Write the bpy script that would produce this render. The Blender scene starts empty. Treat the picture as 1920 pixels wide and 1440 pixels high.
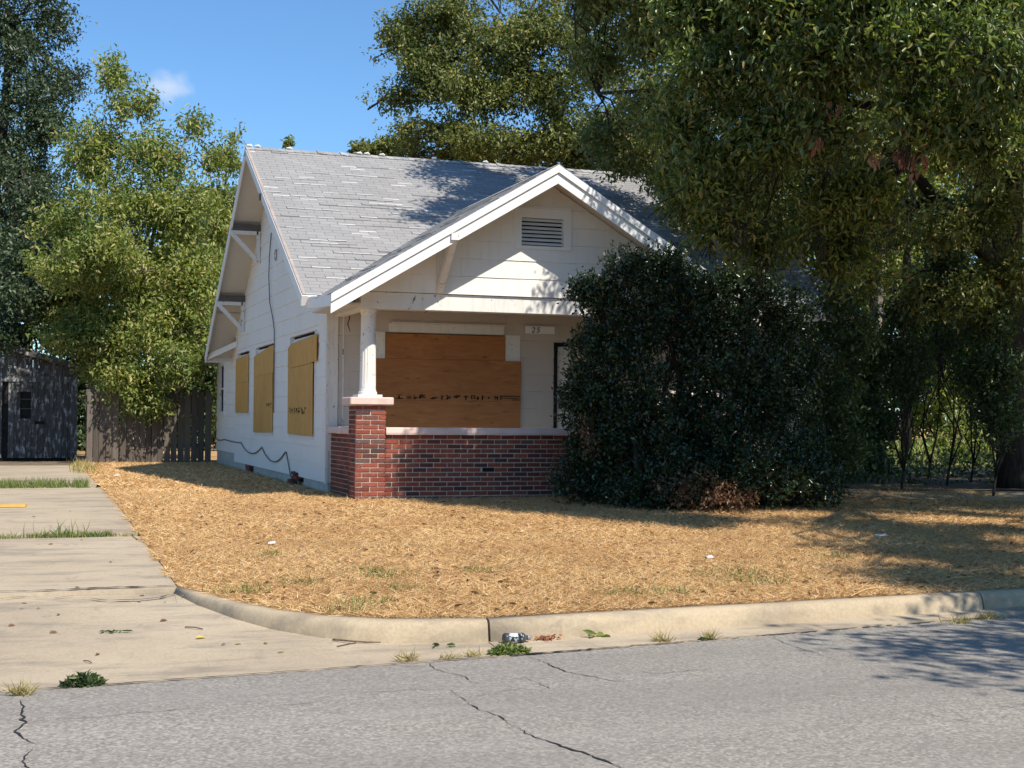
import bpy, bmesh, math, random
import numpy as np
from mathutils import Vector, Matrix, noise

random.seed(7)
RNG = np.random.default_rng(7)
S = bpy.context.scene
C = S.collection

# ------------------------------------------------------------------ camera
FPX = 2662.0                      # focal length in pixels of a 1920 px wide frame
PSI = math.radians(18.8)          # the camera looks 18.8 degrees to the right of the house axis
ROLL = 0.0085
PITCH = math.atan(63 / FPX)
EYE = Vector((0, 0, 1.55))
Fv = Vector((math.sin(PSI) * math.cos(PITCH), math.cos(PSI) * math.cos(PITCH), math.sin(PITCH)))
R0 = Vector((math.cos(PSI), -math.sin(PSI), 0))
U0 = R0.cross(Fv)
Rv = R0 * math.cos(ROLL) + U0 * math.sin(ROLL)
Uv = U0 * math.cos(ROLL) - R0 * math.sin(ROLL)
cam_data = bpy.data.cameras.new('camera')
cam = bpy.data.objects.new('camera', cam_data)
C.objects.link(cam)
m = Matrix((Rv, Uv, -Fv)).transposed().to_4x4()
m.translation = EYE
cam.matrix_world = m
cam_data.sensor_fit = 'HORIZONTAL'
cam_data.sensor_width = 36
cam_data.lens = 36 * FPX / 1920
cam_data.clip_end = 2000
S.camera = cam

# ------------------------------------------------------------------ light
SUN_TO = Vector((0.298, -0.75, 0.91)).normalized()       # towards the sun
SUN_EL = math.asin(SUN_TO.z)
SUN_AZ = math.atan2(SUN_TO.x, SUN_TO.y)
world = bpy.data.worlds.new('World')
S.world = world
world.use_nodes = True
wn, wl = world.node_tree.nodes, world.node_tree.links
wn.clear()
sky = wn.new('ShaderNodeTexSky')
sky.sky_type = 'NISHITA'
sky.sun_disc = False
sky.sun_elevation = SUN_EL
sky.sun_rotation = SUN_AZ
sky.altitude = 200
sky.air_density = 1.0
sky.dust_density = 0.1
sky.ozone_density = 4.0
bg = wn.new('ShaderNodeBackground')
bg.inputs['Strength'].default_value = 0.125
wo = wn.new('ShaderNodeOutputWorld')
# one small wisp of cloud, at a fixed direction of the sky
tc = wn.new('ShaderNodeTexCoord')
cdir = (Fv + Rv * (316 - 960) / FPX - Uv * (163 - 720) / FPX).normalized()
sub = wn.new('ShaderNodeVectorMath'); sub.operation = 'SUBTRACT'
nrm = wn.new('ShaderNodeVectorMath'); nrm.operation = 'NORMALIZE'
wl.new(tc.outputs['Generated'], nrm.inputs[0])
wl.new(nrm.outputs[0], sub.inputs[0]); sub.inputs[1].default_value = cdir
scl = wn.new('ShaderNodeVectorMath'); scl.operation = 'MULTIPLY'
wl.new(sub.outputs[0], scl.inputs[0]); scl.inputs[1].default_value = (1, 1, 1.5)
nz = wn.new('ShaderNodeTexNoise'); nz.inputs['Scale'].default_value = 70; nz.inputs['Detail'].default_value = 4
wl.new(nrm.outputs[0], nz.inputs['Vector'])
ln = wn.new('ShaderNodeVectorMath'); ln.operation = 'LENGTH'
wl.new(scl.outputs[0], ln.inputs[0])
ma = wn.new('ShaderNodeMath'); ma.operation = 'MULTIPLY_ADD'
wl.new(nz.outputs['Fac'], ma.inputs[0]); ma.inputs[1].default_value = -0.022; wl.new(ln.outputs['Value'], ma.inputs[2])
mr = wn.new('ShaderNodeMapRange'); mr.interpolation_type = 'SMOOTHSTEP'
wl.new(ma.outputs[0], mr.inputs['Value'])
mr.inputs['From Min'].default_value = -0.009; mr.inputs['From Max'].default_value = 0.007
mr.inputs['To Min'].default_value = 0.55; mr.inputs['To Max'].default_value = 0.0
mxw = wn.new('ShaderNodeMix'); mxw.data_type = 'RGBA'
tint = wn.new('ShaderNodeMix'); tint.data_type = 'RGBA'; tint.blend_type = 'MULTIPLY'
tint.inputs['Factor'].default_value = 1; wl.new(sky.outputs[0], tint.inputs['A']); tint.inputs['B'].default_value = (0.70, 0.92, 1.06, 1)
wl.new(mr.outputs[0], mxw.inputs['Factor']); wl.new(tint.outputs['Result'], mxw.inputs['A'])
mxw.inputs['B'].default_value = (6.0, 6.2, 6.6, 1)
wl.new(mxw.outputs['Result'], bg.inputs['Color']); wl.new(bg.outputs[0], wo.inputs[0])

sd = bpy.data.lights.new('sun', 'SUN')
sd.energy = 4.9
sd.angle = math.radians(0.53)
sd.color = (1.0, 0.93, 0.82)
sun = bpy.data.objects.new('sun', sd)
C.objects.link(sun)
sun.location = SUN_TO * 60
sun.rotation_euler = SUN_TO.to_track_quat('Z', 'Y').to_euler()
S.view_settings.view_transform = 'Standard'
S.view_settings.look = 'None'
S.view_settings.exposure = 0.30
S.view_settings.gamma = 1
S.render.resolution_x, S.render.resolution_y = 1024, 768

# ------------------------------------------------------------------ where things stand
def ray(px, py): return Fv + Rv * ((px - 960) / FPX) - Uv * ((py - 720) / FPX)
def W(px, py, D): return EYE + ray(px, py) * D            # point at depth D
def gz(px, py, z):
    d = ray(px, py); return EYE + d * ((z - EYE.z) / d.z)
def lerp(a, b, t): return a + (b - a) * t
def interp(x, tab):
    if x <= tab[0][0]: return tab[0][1]
    for (x0, y0), (x1, y1) in zip(tab, tab[1:]):
        if x <= x1: return lerp(y0, y1, (x - x0) / (x1 - x0))
    return tab[-1][1]
def zt(y): return 0.15 + 0.21 * min(max((y - 9.4) / 10.0, 0), 1)         # lot rises gently to the house
ASPH = [(-60, 1.2), (-0.124, 8.386), (3.15, 8.774), (7.62, 9.50), (12, 9.95), (80, 15.7)]   # edge of the asphalt
KF = [(1.10, 11.32), (1.22, 10.85), (1.42, 10.32), (1.62, 9.93), (1.90, 9.60), (2.30, 9.36), (3.0, 9.25), (7.73, 9.65), (12, 10.0), (80, 15.8)]   # foot of the kerb
KB = [(1.14, 11.40), (1.30, 10.98), (1.50, 10.48), (1.70, 10.10), (1.98, 9.78), (2.36, 9.54), (3.02, 9.42), (7.72, 9.82), (12, 10.18), (80, 15.97)]
def za(y): return 0.165 * min(max((y - 9.0) / 2.4, 0), 1)                # apron and gutter
def ground_at(px, py, f=zt, off=0):
    z = 0.2
    for _ in range(40):
        p = gz(px, py, z); z = 0.5 * z + 0.5 * (f(p.y) + off)
    return p

# ------------------------------------------------------------------ object helpers
def tag(o, label=None, cat=None, group=None, kind=None):
    if label: o['label'] = label
    if cat: o['category'] = cat
    if group: o['group'] = group
    if kind: o['kind'] = kind
    return o
def empty(name, loc, label, cat, group=None):
    e = bpy.data.objects.new(name, None)
    e.empty_display_size = 0.2
    e.location = loc
    C.objects.link(e)
    return tag(e, label, cat, group)
def link(name, me, parent=None):
    o = bpy.data.objects.new(name, me)
    C.objects.link(o)
    if parent is not None:
        o.parent = parent
        if parent.type == 'EMPTY':
            o.matrix_parent_inverse = Matrix.Translation(-Vector(parent.location))
    return o
class MB:
    def __init__(s): s.v, s.f, s.m = [], [], []
    def add(s, vs, fs, mi=0):
        b = len(s.v)
        s.v.extend([tuple(p) for p in vs])
        s.f.extend([tuple(b + i for i in f) for f in fs])
        s.m.extend([mi] * len(fs))
        return s
    def hexa(s, p, mi=0):      # p: 4 bottom, 4 top
        return s.add(p, [(3, 2, 1, 0), (4, 5, 6, 7), (0, 1, 5, 4), (1, 2, 6, 5), (2, 3, 7, 6), (3, 0, 4, 7)], mi)
    def box(s, x0, x1, y0, y1, z0, z1, mi=0):
        return s.hexa([(x0, y0, z0), (x1, y0, z0), (x1, y1, z0), (x0, y1, z0), (x0, y0, z1), (x1, y0, z1), (x1, y1, z1), (x0, y1, z1)], mi)
    def prism(s, bot, top, mi=0):
        n = len(bot)
        fs = [tuple(reversed(range(n))), tuple(range(n, 2 * n))]
        fs += [(i, (i + 1) % n, n + (i + 1) % n, n + i) for i in range(n)]
        return s.add(list(bot) + list(top), fs, mi)
    def beam(s, a, b, w, h, up=Vector((0, 0, 1)), mi=0):
        a, b = Vector(a), Vector(b)
        d = (b - a).normalized(); sx = d.cross(up).normalized() * (w / 2); uu = sx.cross(d).normalized() * (h / 2)
        return s.hexa([a - sx - uu, a + sx - uu, b + sx - uu, b - sx - uu, a - sx + uu, a + sx + uu, b + sx + uu, b - sx + uu], mi)
    def tube(s, pts, rad, n=6, mi=0, cap=True):
        pts = [Vector(p) for p in pts]
        rings = []; prev = None
        for i, p in enumerate(pts):
            d = (pts[min(i + 1, len(pts) - 1)] - pts[max(i - 1, 0)])
            if d.length < 1e-9: d = Vector((0, 0, 1))
            d.normalize()
            x = (prev - d * prev.dot(d)) if prev is not None else d.cross(Vector((0.31, 0.87, 0.38)) if abs(d.z) > 0.8 else Vector((0, 0, 1)))
            if x.length < 1e-6: x = d.orthogonal()
            x.normalize(); prev = x; y = d.cross(x)
            r = rad[i] if hasattr(rad, '__len__') else rad
            rings.append([p + (x * math.cos(2 * math.pi * k / n) + y * math.sin(2 * math.pi * k / n)) * r for k in range(n)])
        vs = [q for r in rings for q in r]
        fs = []
        for i in range(len(rings) - 1):
            for k in range(n):
                a, b = i * n + k, i * n + (k + 1) % n
                fs.append((a, b, b + n, a + n))
        if cap:
            fs.append(tuple(reversed(range(n)))); fs.append(tuple((len(rings) - 1) * n + k for k in range(n)))
        return s.add(vs, fs, mi)
    def mesh(s, name, mats, smooth=False, recalc=True):
        me = bpy.data.meshes.new(name)
        me.from_pydata(s.v, [], s.f)
        for mt in (mats if isinstance(mats, (list, tuple)) else [mats]): me.materials.append(mt)
        if max(s.m, default=0) > 0: me.polygons.foreach_set('material_index', s.m)
        if recalc:
            bm = bmesh.new(); bm.from_mesh(me); bmesh.ops.recalc_face_normals(bm, faces=bm.faces); bm.to_mesh(me); bm.free()
        if smooth: me.polygons.foreach_set('use_smooth', [True] * len(me.polygons))
        me.update()
        return me
    def build(s, name, mats, parent=None, smooth=False, recalc=True):
        return link(name, s.mesh(name, mats, smooth, recalc), parent)

def clip_poly(poly, planes):
    """poly of (u,v) kept where a*u+b*v<=c for each plane"""
    for a, b, c in planes:
        out = []
        for i in range(len(poly)):
            p, q = poly[i], poly[(i + 1) % len(poly)]
            dp, dq = a * p[0] + b * p[1] - c, a * q[0] + b * q[1] - c
            if dp <= 0: out.append(p)
            if (dp < 0 < dq) or (dq < 0 < dp):
                t = dp / (dp - dq); out.append((lerp(p[0], q[0], t), lerp(p[1], q[1], t)))
        poly = out
        if len(poly) < 3: return []
    return poly
def poly_area(p):
    return abs(sum(p[i][0] * p[(i + 1) % len(p)][1] - p[(i + 1) % len(p)][0] * p[i][1] for i in range(len(p)))) / 2
def inside_planes(pts):
    """half planes of a convex outline given counter-clockwise"""
    out = []
    for (x0, y0), (x1, y1) in zip(pts, pts[1:] + pts[:1]):
        a, b = (y1 - y0), -(x1 - x0)
        out.append((a, b, a * x0 + b * y0))
    return out

# ------------------------------------------------------------------ materials
class NT:
    def __init__(s, name):
        s.mat = bpy.data.materials.new(name); s.mat.use_nodes = True
        s.n, s.l = s.mat.node_tree.nodes, s.mat.node_tree.links
        s.n.clear()
        s.out = s.n.new('ShaderNodeOutputMaterial')
        s.b = s.n.new('ShaderNodeBsdfPrincipled')
        s.l.new(s.b.outputs[0], s.out.inputs['Surface'])
        s.geo = s.n.new('ShaderNodeNewGeometry')
        s.pos = s.geo.outputs['Position']
    def scaled(s, v):
        q = s.n.new('ShaderNodeVectorMath'); q.operation = 'MULTIPLY'
        s.l.new(s.pos, q.inputs[0]); q.inputs[1].default_value = v
        return q.outputs[0]
    def noise(s, scale, detail=4, rough=0.55, vec=None, dist=0):
        q = s.n.new('ShaderNodeTexNoise')
        q.inputs['Scale'].default_value = scale; q.inputs['Detail'].default_value = detail
        q.inputs['Roughness'].default_value = rough; q.inputs['Distortion'].default_value = dist
        s.l.new(vec if vec is not None else s.pos, q.inputs['Vector'])
        return q.outputs['Fac']
    def ramp(s, fac, stops):
        q = s.n.new('ShaderNodeValToRGB')
        e = q.color_ramp.elements
        while len(e) > 2: e.remove(e[-1])
        for i, (p, c) in enumerate(stops):
            el = e[i] if i < 2 else e.new(p)
            el.position = p; el.color = (*c, 1) if len(c) == 3 else c
        s.l.new(fac, q.inputs[0])
        return q.outputs[0]
    def rng(s, fac, a, b, c=0.0, d=1.0):
        q = s.n.new('ShaderNodeMapRange'); s.l.new(fac, q.inputs[0])
        for i, v in enumerate((a, b, c, d)): q.inputs[i + 1].default_value = v
        return q.outputs[0]
    def mix(s, fac, a, b, mode='MIX'):
        q = s.n.new('ShaderNodeMix'); q.data_type = 'RGBA'; q.blend_type = mode
        for sock, v in (('Factor', fac), ('A', a), ('B', b)):
            if isinstance(v, (int, float)): q.inputs[sock].default_value = v if sock == 'Factor' else (v, v, v, 1)
            elif isinstance(v, tuple): q.inputs[sock].default_value = (*v, 1)
            else: s.l.new(v, q.inputs[sock])
        return q.outputs['Result']
    def math(s, op, a, b=0.0):
        q = s.n.new('ShaderNodeMath'); q.operation = op
        for i, v in enumerate((a, b)):
            if isinstance(v, (int, float)): q.inputs[i].default_value = v
            else: s.l.new(v, q.inputs[i])
        return q.outputs[0]
    def objrand(s):
        return s.n.new('ShaderNodeObjectInfo').outputs['Random']
    def col(s, c):
        if isinstance(c, tuple): s.b.inputs['Base Color'].default_value = (*c, 1)
        else: s.l.new(c, s.b.inputs['Base Color'])
    def bump(s, h, dist=0.01, strength=0.5):
        q = s.n.new('ShaderNodeBump'); q.inputs['Strength'].default_value = strength; q.inputs['Distance'].default_value = dist
        s.l.new(h, q.inputs['Height']); s.l.new(q.outputs[0], s.b.inputs['Normal'])
    def set(s, rough=0.7, spec=0.3, metal=0.0):
        s.b.inputs['Roughness'].default_value = rough; s.b.inputs['Specular IOR Level'].default_value = spec
        s.b.inputs['Metallic'].default_value = metal
        return s.mat

def plain(name, c1, c2, scale=6, rough=0.75, spec=0.25, bump=0.0, stretch=(1, 1, 1), objvar=0.0, island=0.0):
    t = NT(name)
    f = t.noise(scale, 5, 0.6, t.scaled(stretch))
    c = t.ramp(f, [(0.3, c1), (0.7, c2)])
    if objvar: c = t.mix(objvar, c, t.ramp(t.objrand(), [(0, tuple(x * 0.55 for x in c1)), (1, tuple(min(1, x * 1.35) for x in c2))]))
    if island: c = t.mix(island, c, t.ramp(t.geo.outputs['Random Per Island'], [(0, tuple(x * 0.5 for x in c1)), (1, tuple(min(1, x * 1.4) for x in c2))]))
    t.col(c)
    if bump: t.bump(f, bump, 0.6)
    return t.set(rough, spec)

def white_paint(name, base=(0.78, 0.77, 0.745), dirt=(0.50, 0.49, 0.46), peel=0.0, peelcol=(0.16, 0.15, 0.14), streak=0.4, objvar=0.05):
    t = NT(name)
    st = t.noise(2.2, 5, 0.6, t.scaled((7, 7, 0.8)))
    big = t.noise(0.9, 4, 0.6)
    c = t.mix(t.rng(st, 0.5, 0.85, 0, streak), base, dirt)
    c = t.mix(t.rng(big, 0.5, 0.8, 0, 0.25), c, dirt)
    if objvar: c = t.mix(objvar, c, t.ramp(t.objrand(), [(0, tuple(x * 0.7 for x in base)), (1, base)]))
    fl = t.noise(28, 5, 0.7)
    if peel:
        pn = t.noise(9, 8, 0.72, None, 1.2)
        msk = t.math('MULTIPLY', t.rng(pn, 0.60, 0.625), t.rng(t.noise(1.7, 3), 0.64 - peel, 0.72 - peel))
        c = t.mix(msk, c, peelcol)
    t.col(c); t.bump(fl, 0.003, 0.35)
    return t.set(0.55, 0.3)

M = {}
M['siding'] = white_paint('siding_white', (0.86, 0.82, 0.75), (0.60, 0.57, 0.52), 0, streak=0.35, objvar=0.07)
M['porchwall'] = white_paint('porch_wall_siding', (0.60, 0.52, 0.455), (0.44, 0.39, 0.35), 0, streak=0.3, objvar=0.05)  # darker and warmer than the outside siding
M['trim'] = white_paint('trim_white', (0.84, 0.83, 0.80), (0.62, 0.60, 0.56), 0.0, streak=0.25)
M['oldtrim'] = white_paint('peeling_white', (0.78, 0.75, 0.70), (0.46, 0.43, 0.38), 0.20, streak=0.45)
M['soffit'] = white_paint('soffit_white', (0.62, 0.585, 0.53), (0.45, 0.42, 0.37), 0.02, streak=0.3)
M['greybeam'] = plain('weathered_beam', (0.085, 0.075, 0.07), (0.16, 0.145, 0.135), 8, stretch=(1, 6, 6))
M['foundation'] = plain('foundation_paint', (0.40, 0.40, 0.36), (0.54, 0.53, 0.48), 3, 0.8, 0.2, 0.004)
M['dark'] = plain('dark_interior', (0.012, 0.012, 0.012), (0.03, 0.028, 0.026), 5, 0.9, 0.1)
M['pink'] = plain('pink_masonry_paint', (0.60, 0.44, 0.38), (0.74, 0.58, 0.51), 5, 0.7, 0.25, 0.003)
M['mortar'] = plain('mortar', (0.50, 0.405, 0.32), (0.66, 0.555, 0.45), 30, 0.9, 0.15, 0.003)
M['concrete'] = None
M['crack'] = plain('crack_tar_and_shadow', (0.02, 0.02, 0.02), (0.055, 0.052, 0.05), 20, 0.9, 0.1)
M['fence'] = plain('fence_wood', (0.07, 0.058, 0.048), (0.16, 0.135, 0.11), 5, 0.85, 0.15, 0.003, (9, 9, 0.7), objvar=0.35)
M['shedroof'] = plain('shed_roofing', (0.06, 0.06, 0.06), (0.15, 0.145, 0.14), 8, 0.9, 0.15)
M['wire'] = plain('cable_grey', (0.13, 0.13, 0.13), (0.22, 0.22, 0.22), 9, 0.6)
M['ink'] = plain('stencil_ink', (0.02, 0.016, 0.012), (0.10, 0.06, 0.03), 40, 0.8, 0.2)
M['plate'] = plain('number_plate_white', (0.84, 0.86, 0.90), (0.92, 0.93, 0.95), 9, 0.45, 0.4)
M['black'] = plain('number_black', (0.015, 0.015, 0.016), (0.03, 0.03, 0.03), 9, 0.5, 0.4)
M['bark'] = plain('bark_dark', (0.022, 0.018, 0.015), (0.075, 0.062, 0.05), 5, 0.9, 0.1, 0.03, (5, 5, 0.8))
M['barkpale'] = plain('bark_pale', (0.13, 0.105, 0.085), (0.36, 0.30, 0.25), 4, 0.9, 0.1, 0.02, (4, 4, 0.9))
M['stick'] = plain('dead_stick', (0.08, 0.05, 0.035), (0.20, 0.14, 0.10), 30, 0.9)
M['yellow'] = plain('yellow_plank', (0.55, 0.33, 0.08), (0.72, 0.46, 0.14), 20, 0.7, stretch=(1, 6, 1))
M['paper'] = plain('paper_scrap', (0.66, 0.67, 0.72), (0.82, 0.83, 0.86), 20, 0.6)

def brick_mat():
    t = NT('brick_red')
    r = t.objrand()
    c = t.ramp(r, [(0.0, (0.075, 0.040, 0.036)), (0.2, (0.15, 0.048, 0.036)), (0.45, (0.24, 0.060, 0.038)), (0.7, (0.32, 0.085, 0.05)), (0.9, (0.30, 0.075, 0.045)), (1.0, (0.13, 0.085, 0.075))])
    f = t.noise(22, 5, 0.65)
    c = t.mix(t.rng(f, 0.45, 0.75, 0, 0.6), c, (0.09, 0.045, 0.038))
    c = t.mix(t.rng(t.noise(60, 3), 0.62, 0.7, 0, 0.5), c, (0.45, 0.36, 0.29))
    t.col(c); t.bump(f, 0.006, 0.6)
    return t.set(0.85, 0.2)
M['brick'] = brick_mat()
def brick_stuff_mat():
    t = NT('brick_red_far')
    c = t.ramp(t.geo.outputs['Random Per Island'], [(0.0, (0.075, 0.040, 0.036)), (0.25, (0.15, 0.048, 0.036)), (0.6, (0.24, 0.060, 0.038)), (1.0, (0.30, 0.08, 0.05))])
    c = t.mix(t.rng(t.noise(22, 5), 0.45, 0.75, 0, 0.6), c, (0.09, 0.045, 0.038))
    t.col(c)
    return t.set(0.85, 0.2)
M['brickfar'] = brick_stuff_mat()

def ply_mat(name, c1, c2, c3, grain):
    t = NT(name)
    g = t.noise(2.6, 6, 0.65, t.scaled(grain), 0.8)
    c = t.ramp(g, [(0.25, c1), (0.5, c2), (0.78, c3)])
    kn = t.noise(7, 2, 0.4, t.scaled(tuple(0.35 * x + 0.4 for x in grain)))
    c = t.mix(t.rng(kn, 0.68, 0.76, 0, 0.75), c, tuple(x * 0.35 for x in c1))
    c = t.mix(t.rng(t.noise(0.8, 3), 0.45, 0.75, 0, 0.35), c, tuple(x * 0.6 for x in c1))
    c = t.mix(0.18, c, t.ramp(t.objrand(), [(0, c1), (1, c3)]))
    t.col(c); t.bump(g, 0.002, 0.4)
    return t.set(0.7, 0.25)
M['plyfront'] = ply_mat('plywood_front', (0.30, 0.11, 0.038), (0.42, 0.17, 0.06), (0.50, 0.235, 0.09), (1.2, 1, 7))
M['plyside'] = ply_mat('plywood_side', (0.46, 0.235, 0.055), (0.62, 0.335, 0.085), (0.70, 0.42, 0.13), (1, 7, 1.0))

def shingle_mat():
    t = NT('asphalt_shingle')
    gr = t.noise(160, 2, 0.5)
    c = t.ramp(gr, [(0.3, (0.19, 0.185, 0.18)), (0.7, (0.40, 0.39, 0.38))])
    big = t.noise(1.1, 5, 0.6)
    c = t.mix(t.rng(big, 0.4, 0.75, 0, 0.4), c, (0.22, 0.215, 0.21))
    c = t.mix(0.22, c, t.ramp(t.geo.outputs['Random Per Island'], [(0, (0.16, 0.16, 0.16)), (1, (0.46, 0.45, 0.44))]))
    t.col(c); t.bump(gr, 0.004, 0.6)
    return t.set(0.95, 0.1)
M['shingle'] = shingle_mat()
M['butt'] = plain('shingle_worn_edge', (0.62, 0.61, 0.59), (0.80, 0.79, 0.77), 6, 0.9, 0.1)
M['ridgecap'] = plain('ridge_cap', (0.24, 0.235, 0.23), (0.42, 0.41, 0.40), 30, 0.95, 0.1, 0, objvar=0.3)
M['ridgewhite'] = plain('ridge_cap_worn', (0.62, 0.61, 0.60), (0.85, 0.84, 0.82), 14, 0.9, 0.1)
M['rust'] = plain('roof_edge_strip', (0.30, 0.27, 0.25), (0.46, 0.37, 0.31), 3, 0.85, 0.15)

def concrete_mat(name, tint=(1, 1, 1)):
    t = NT(name)
    a = t.noise(0.55, 6, 0.62, None, 0.4)
    k = lambda c: tuple(x * y for x, y in zip(c, tint))
    c = t.ramp(a, [(0.25, k((0.30, 0.235, 0.16))), (0.5, k((0.47, 0.375, 0.255))), (0.75, k((0.56, 0.455, 0.32)))])
    fine = t.noise(45, 4, 0.6)
    c = t.mix(0.35, c, t.ramp(fine, [(0.3, k((0.29, 0.24, 0.18))), (0.7, k((0.55, 0.47, 0.36)))]))
    st = t.noise(1.6, 5, 0.7, t.scaled((0.5, 1.8, 1)))
    c = t.mix(t.rng(st, 0.49, 0.64, 0, 0.62), c, k((0.23, 0.195, 0.155)))
    blot = t.noise(3.1, 6, 0.75, None, 1.0)
    c = t.mix(t.rng(blot, 0.55, 0.66, 0, 0.5), c, k((0.26, 0.215, 0.165)))
    c = t.mix(t.rng(t.noise(90, 2), 0.68, 0.74, 0, 0.5), c, k((0.14, 0.12, 0.10)))
    t.col(c); t.bump(fine, 0.004, 0.5)
    return t.set(0.9, 0.15)
M['concrete'] = concrete_mat('driveway_concrete')
M['kerb'] = concrete_mat('kerb_concrete', (1.0, 0.98, 0.93))

def asphalt_mat():
    t = NT('weathered_asphalt')
    v = t.n.new('ShaderNodeTexVoronoi'); v.inputs['Scale'].default_value = 62; t.l.new(t.pos, v.inputs['Vector'])
    c = t.ramp(v.outputs['Color'], [(0.1, (0.145, 0.130, 0.112)), (0.5, (0.29, 0.262, 0.224)), (0.9, (0.54, 0.49, 0.415))])
    fn = t.noise(38, 5, 0.8)
    c = t.mix(0.5, c, t.ramp(fn, [(0.32, (0.16, 0.143, 0.123)), (0.68, (0.45, 0.406, 0.345))]))
    big = t.noise(0.5, 5, 0.6, t.scaled((0.35, 1.6, 1)), 0.3)
    c = t.mix(t.rng(big, 0.38, 0.68, 0.0, 0.6), c, (0.20, 0.184, 0.163))
    c = t.mix(t.rng(t.noise(0.9, 4, 0.6, t.scaled((0.25, 2.4, 1))), 0.55, 0.8, 0, 0.35), c, (0.44, 0.405, 0.355))
    t.col(c); t.bump(fn, 0.006, 0.7)
    return t.set(0.85, 0.25)
M['asphalt'] = asphalt_mat()

def soil_mat(name, c1, c2, c3, sc=9):
    t = NT(name)
    a = t.noise(sc, 6, 0.7)
    c = t.ramp(a, [(0.3, c1), (0.5, c2), (0.72, c3)])
    c = t.mix(t.rng(t.noise(0.7, 4), 0.4, 0.7, 0, 0.4), c, c1)
    t.col(c); t.bump(a, 0.03, 0.7)
    return t.set(0.95, 0.1)
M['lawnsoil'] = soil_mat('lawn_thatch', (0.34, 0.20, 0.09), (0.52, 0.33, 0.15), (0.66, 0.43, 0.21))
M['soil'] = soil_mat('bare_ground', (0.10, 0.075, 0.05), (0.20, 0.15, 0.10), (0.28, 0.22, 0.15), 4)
M['farlawn'] = soil_mat('far_grass', (0.14, 0.13, 0.045), (0.24, 0.22, 0.08), (0.34, 0.28, 0.12), 5)

def leaf_mat(name, stops, trans=0.35, rough=0.42, spec=0.45, clump=None):
    t = NT(name)
    c = t.ramp(t.geo.outputs['Random Per Island'], stops)
    if clump:
        c = t.mix(t.rng(t.noise(clump[0], 3), 0.45, 0.7, 0, clump[2]), c, clump[1])
    t.col(c)
    t.set(rough, spec)
    tr = t.n.new('ShaderNodeBsdfTranslucent')
    tc2 = t.mix(1.0, c, (1.15, 1.25, 0.55), 'MULTIPLY'); t.l.new(tc2, tr.inputs['Color'])
    ms = t.n.new('ShaderNodeMixShader'); ms.inputs[0].default_value = trans
    t.l.new(t.b.outputs[0], ms.inputs[1]); t.l.new(tr.outputs[0], ms.inputs[2]); t.l.new(ms.outputs[0], t.out.inputs['Surface'])
    return t.mat
M['leafbright'] = leaf_mat('leaf_bright', [(0, (0.13, 0.19, 0.04)), (0.5, (0.27, 0.31, 0.07)), (0.85, (0.40, 0.40, 0.12)), (0.95, (0.50, 0.41, 0.17)), (1, (0.50, 0.36, 0.20))], 0.38, clump=(0.7, (0.09, 0.17, 0.06), 0.6))
M['leafoak'] = leaf_mat('leaf_oak_dark', [(0, (0.035, 0.06, 0.03)), (0.6, (0.07, 0.105, 0.05)), (1, (0.13, 0.16, 0.08))], 0.25)
M['leafrear'] = leaf_mat('leaf_rear', [(0, (0.09, 0.115, 0.035)), (0.5, (0.19, 0.215, 0.06)), (0.86, (0.29, 0.30, 0.10)), (0.96, (0.42, 0.33, 0.09)), (1, (0.48, 0.38, 0.14))], 0.33, clump=(0.6, (0.08, 0.125, 0.045), 0.5))
M['leafnear'] = leaf_mat('leaf_near', [(0, (0.06, 0.095, 0.022)), (0.5, (0.14, 0.19, 0.042)), (0.88, (0.28, 0.32, 0.085)), (0.97, (0.42, 0.37, 0.13)), (1, (0.40, 0.25, 0.12))], 0.42, 0.30, 0.6, clump=(0.9, (0.05, 0.085, 0.025), 0.5))
M['leafwood'] = leaf_mat('leaf_wood', [(0, (0.10, 0.13, 0.03)), (0.5, (0.22, 0.26, 0.06)), (0.9, (0.36, 0.37, 0.10)), (1, (0.45, 0.38, 0.13))], 0.4)
M['leafunder'] = leaf_mat('leaf_under', [(0, (0.035, 0.06, 0.022)), (0.6, (0.075, 0.115, 0.04)), (1, (0.15, 0.19, 0.07))], 0.3)
M['leafholly'] = leaf_mat('leaf_holly', [(0, (0.014, 0.028, 0.012)), (0.6, (0.026, 0.05, 0.02)), (1, (0.06, 0.095, 0.035))], 0.12, 0.26, 0.6)
M['leafbrown'] = leaf_mat('leaf_brown', [(0, (0.14, 0.07, 0.04)), (0.6, (0.26, 0.14, 0.08)), (1, (0.42, 0.25, 0.16))], 0.25, 0.7, 0.2)
M['leafred'] = leaf_mat('leaf_russet', [(0, (0.30, 0.11, 0.06)), (0.6, (0.45, 0.20, 0.12)), (1, (0.55, 0.33, 0.22))], 0.35, 0.6, 0.3)
M['straw'] = leaf_mat('straw', [(0, (0.22, 0.115, 0.05)), (0.25, (0.46, 0.27, 0.115)), (0.6, (0.68, 0.44, 0.20)), (0.9, (0.82, 0.58, 0.31)), (1, (0.88, 0.72, 0.46))], 0.12, 0.7, 0.2, clump=(0.8, (0.42, 0.23, 0.10), 0.5))
M['grass'] = leaf_mat('green_grass', [(0, (0.10, 0.15, 0.04)), (0.6, (0.18, 0.24, 0.06)), (1, (0.36, 0.34, 0.14))], 0.3, 0.5, 0.3)
M['drygrass'] = leaf_mat('dry_tuft', [(0, (0.24, 0.20, 0.08)), (0.6, (0.42, 0.34, 0.14)), (1, (0.55, 0.45, 0.22))], 0.25, 0.6, 0.25)
M['leafyellow'] = leaf_mat('leaf_yellow', [(0, (0.62, 0.36, 0.03)), (1, (0.72, 0.60, 0.18))], 0.3, 0.5, 0.3)

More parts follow.
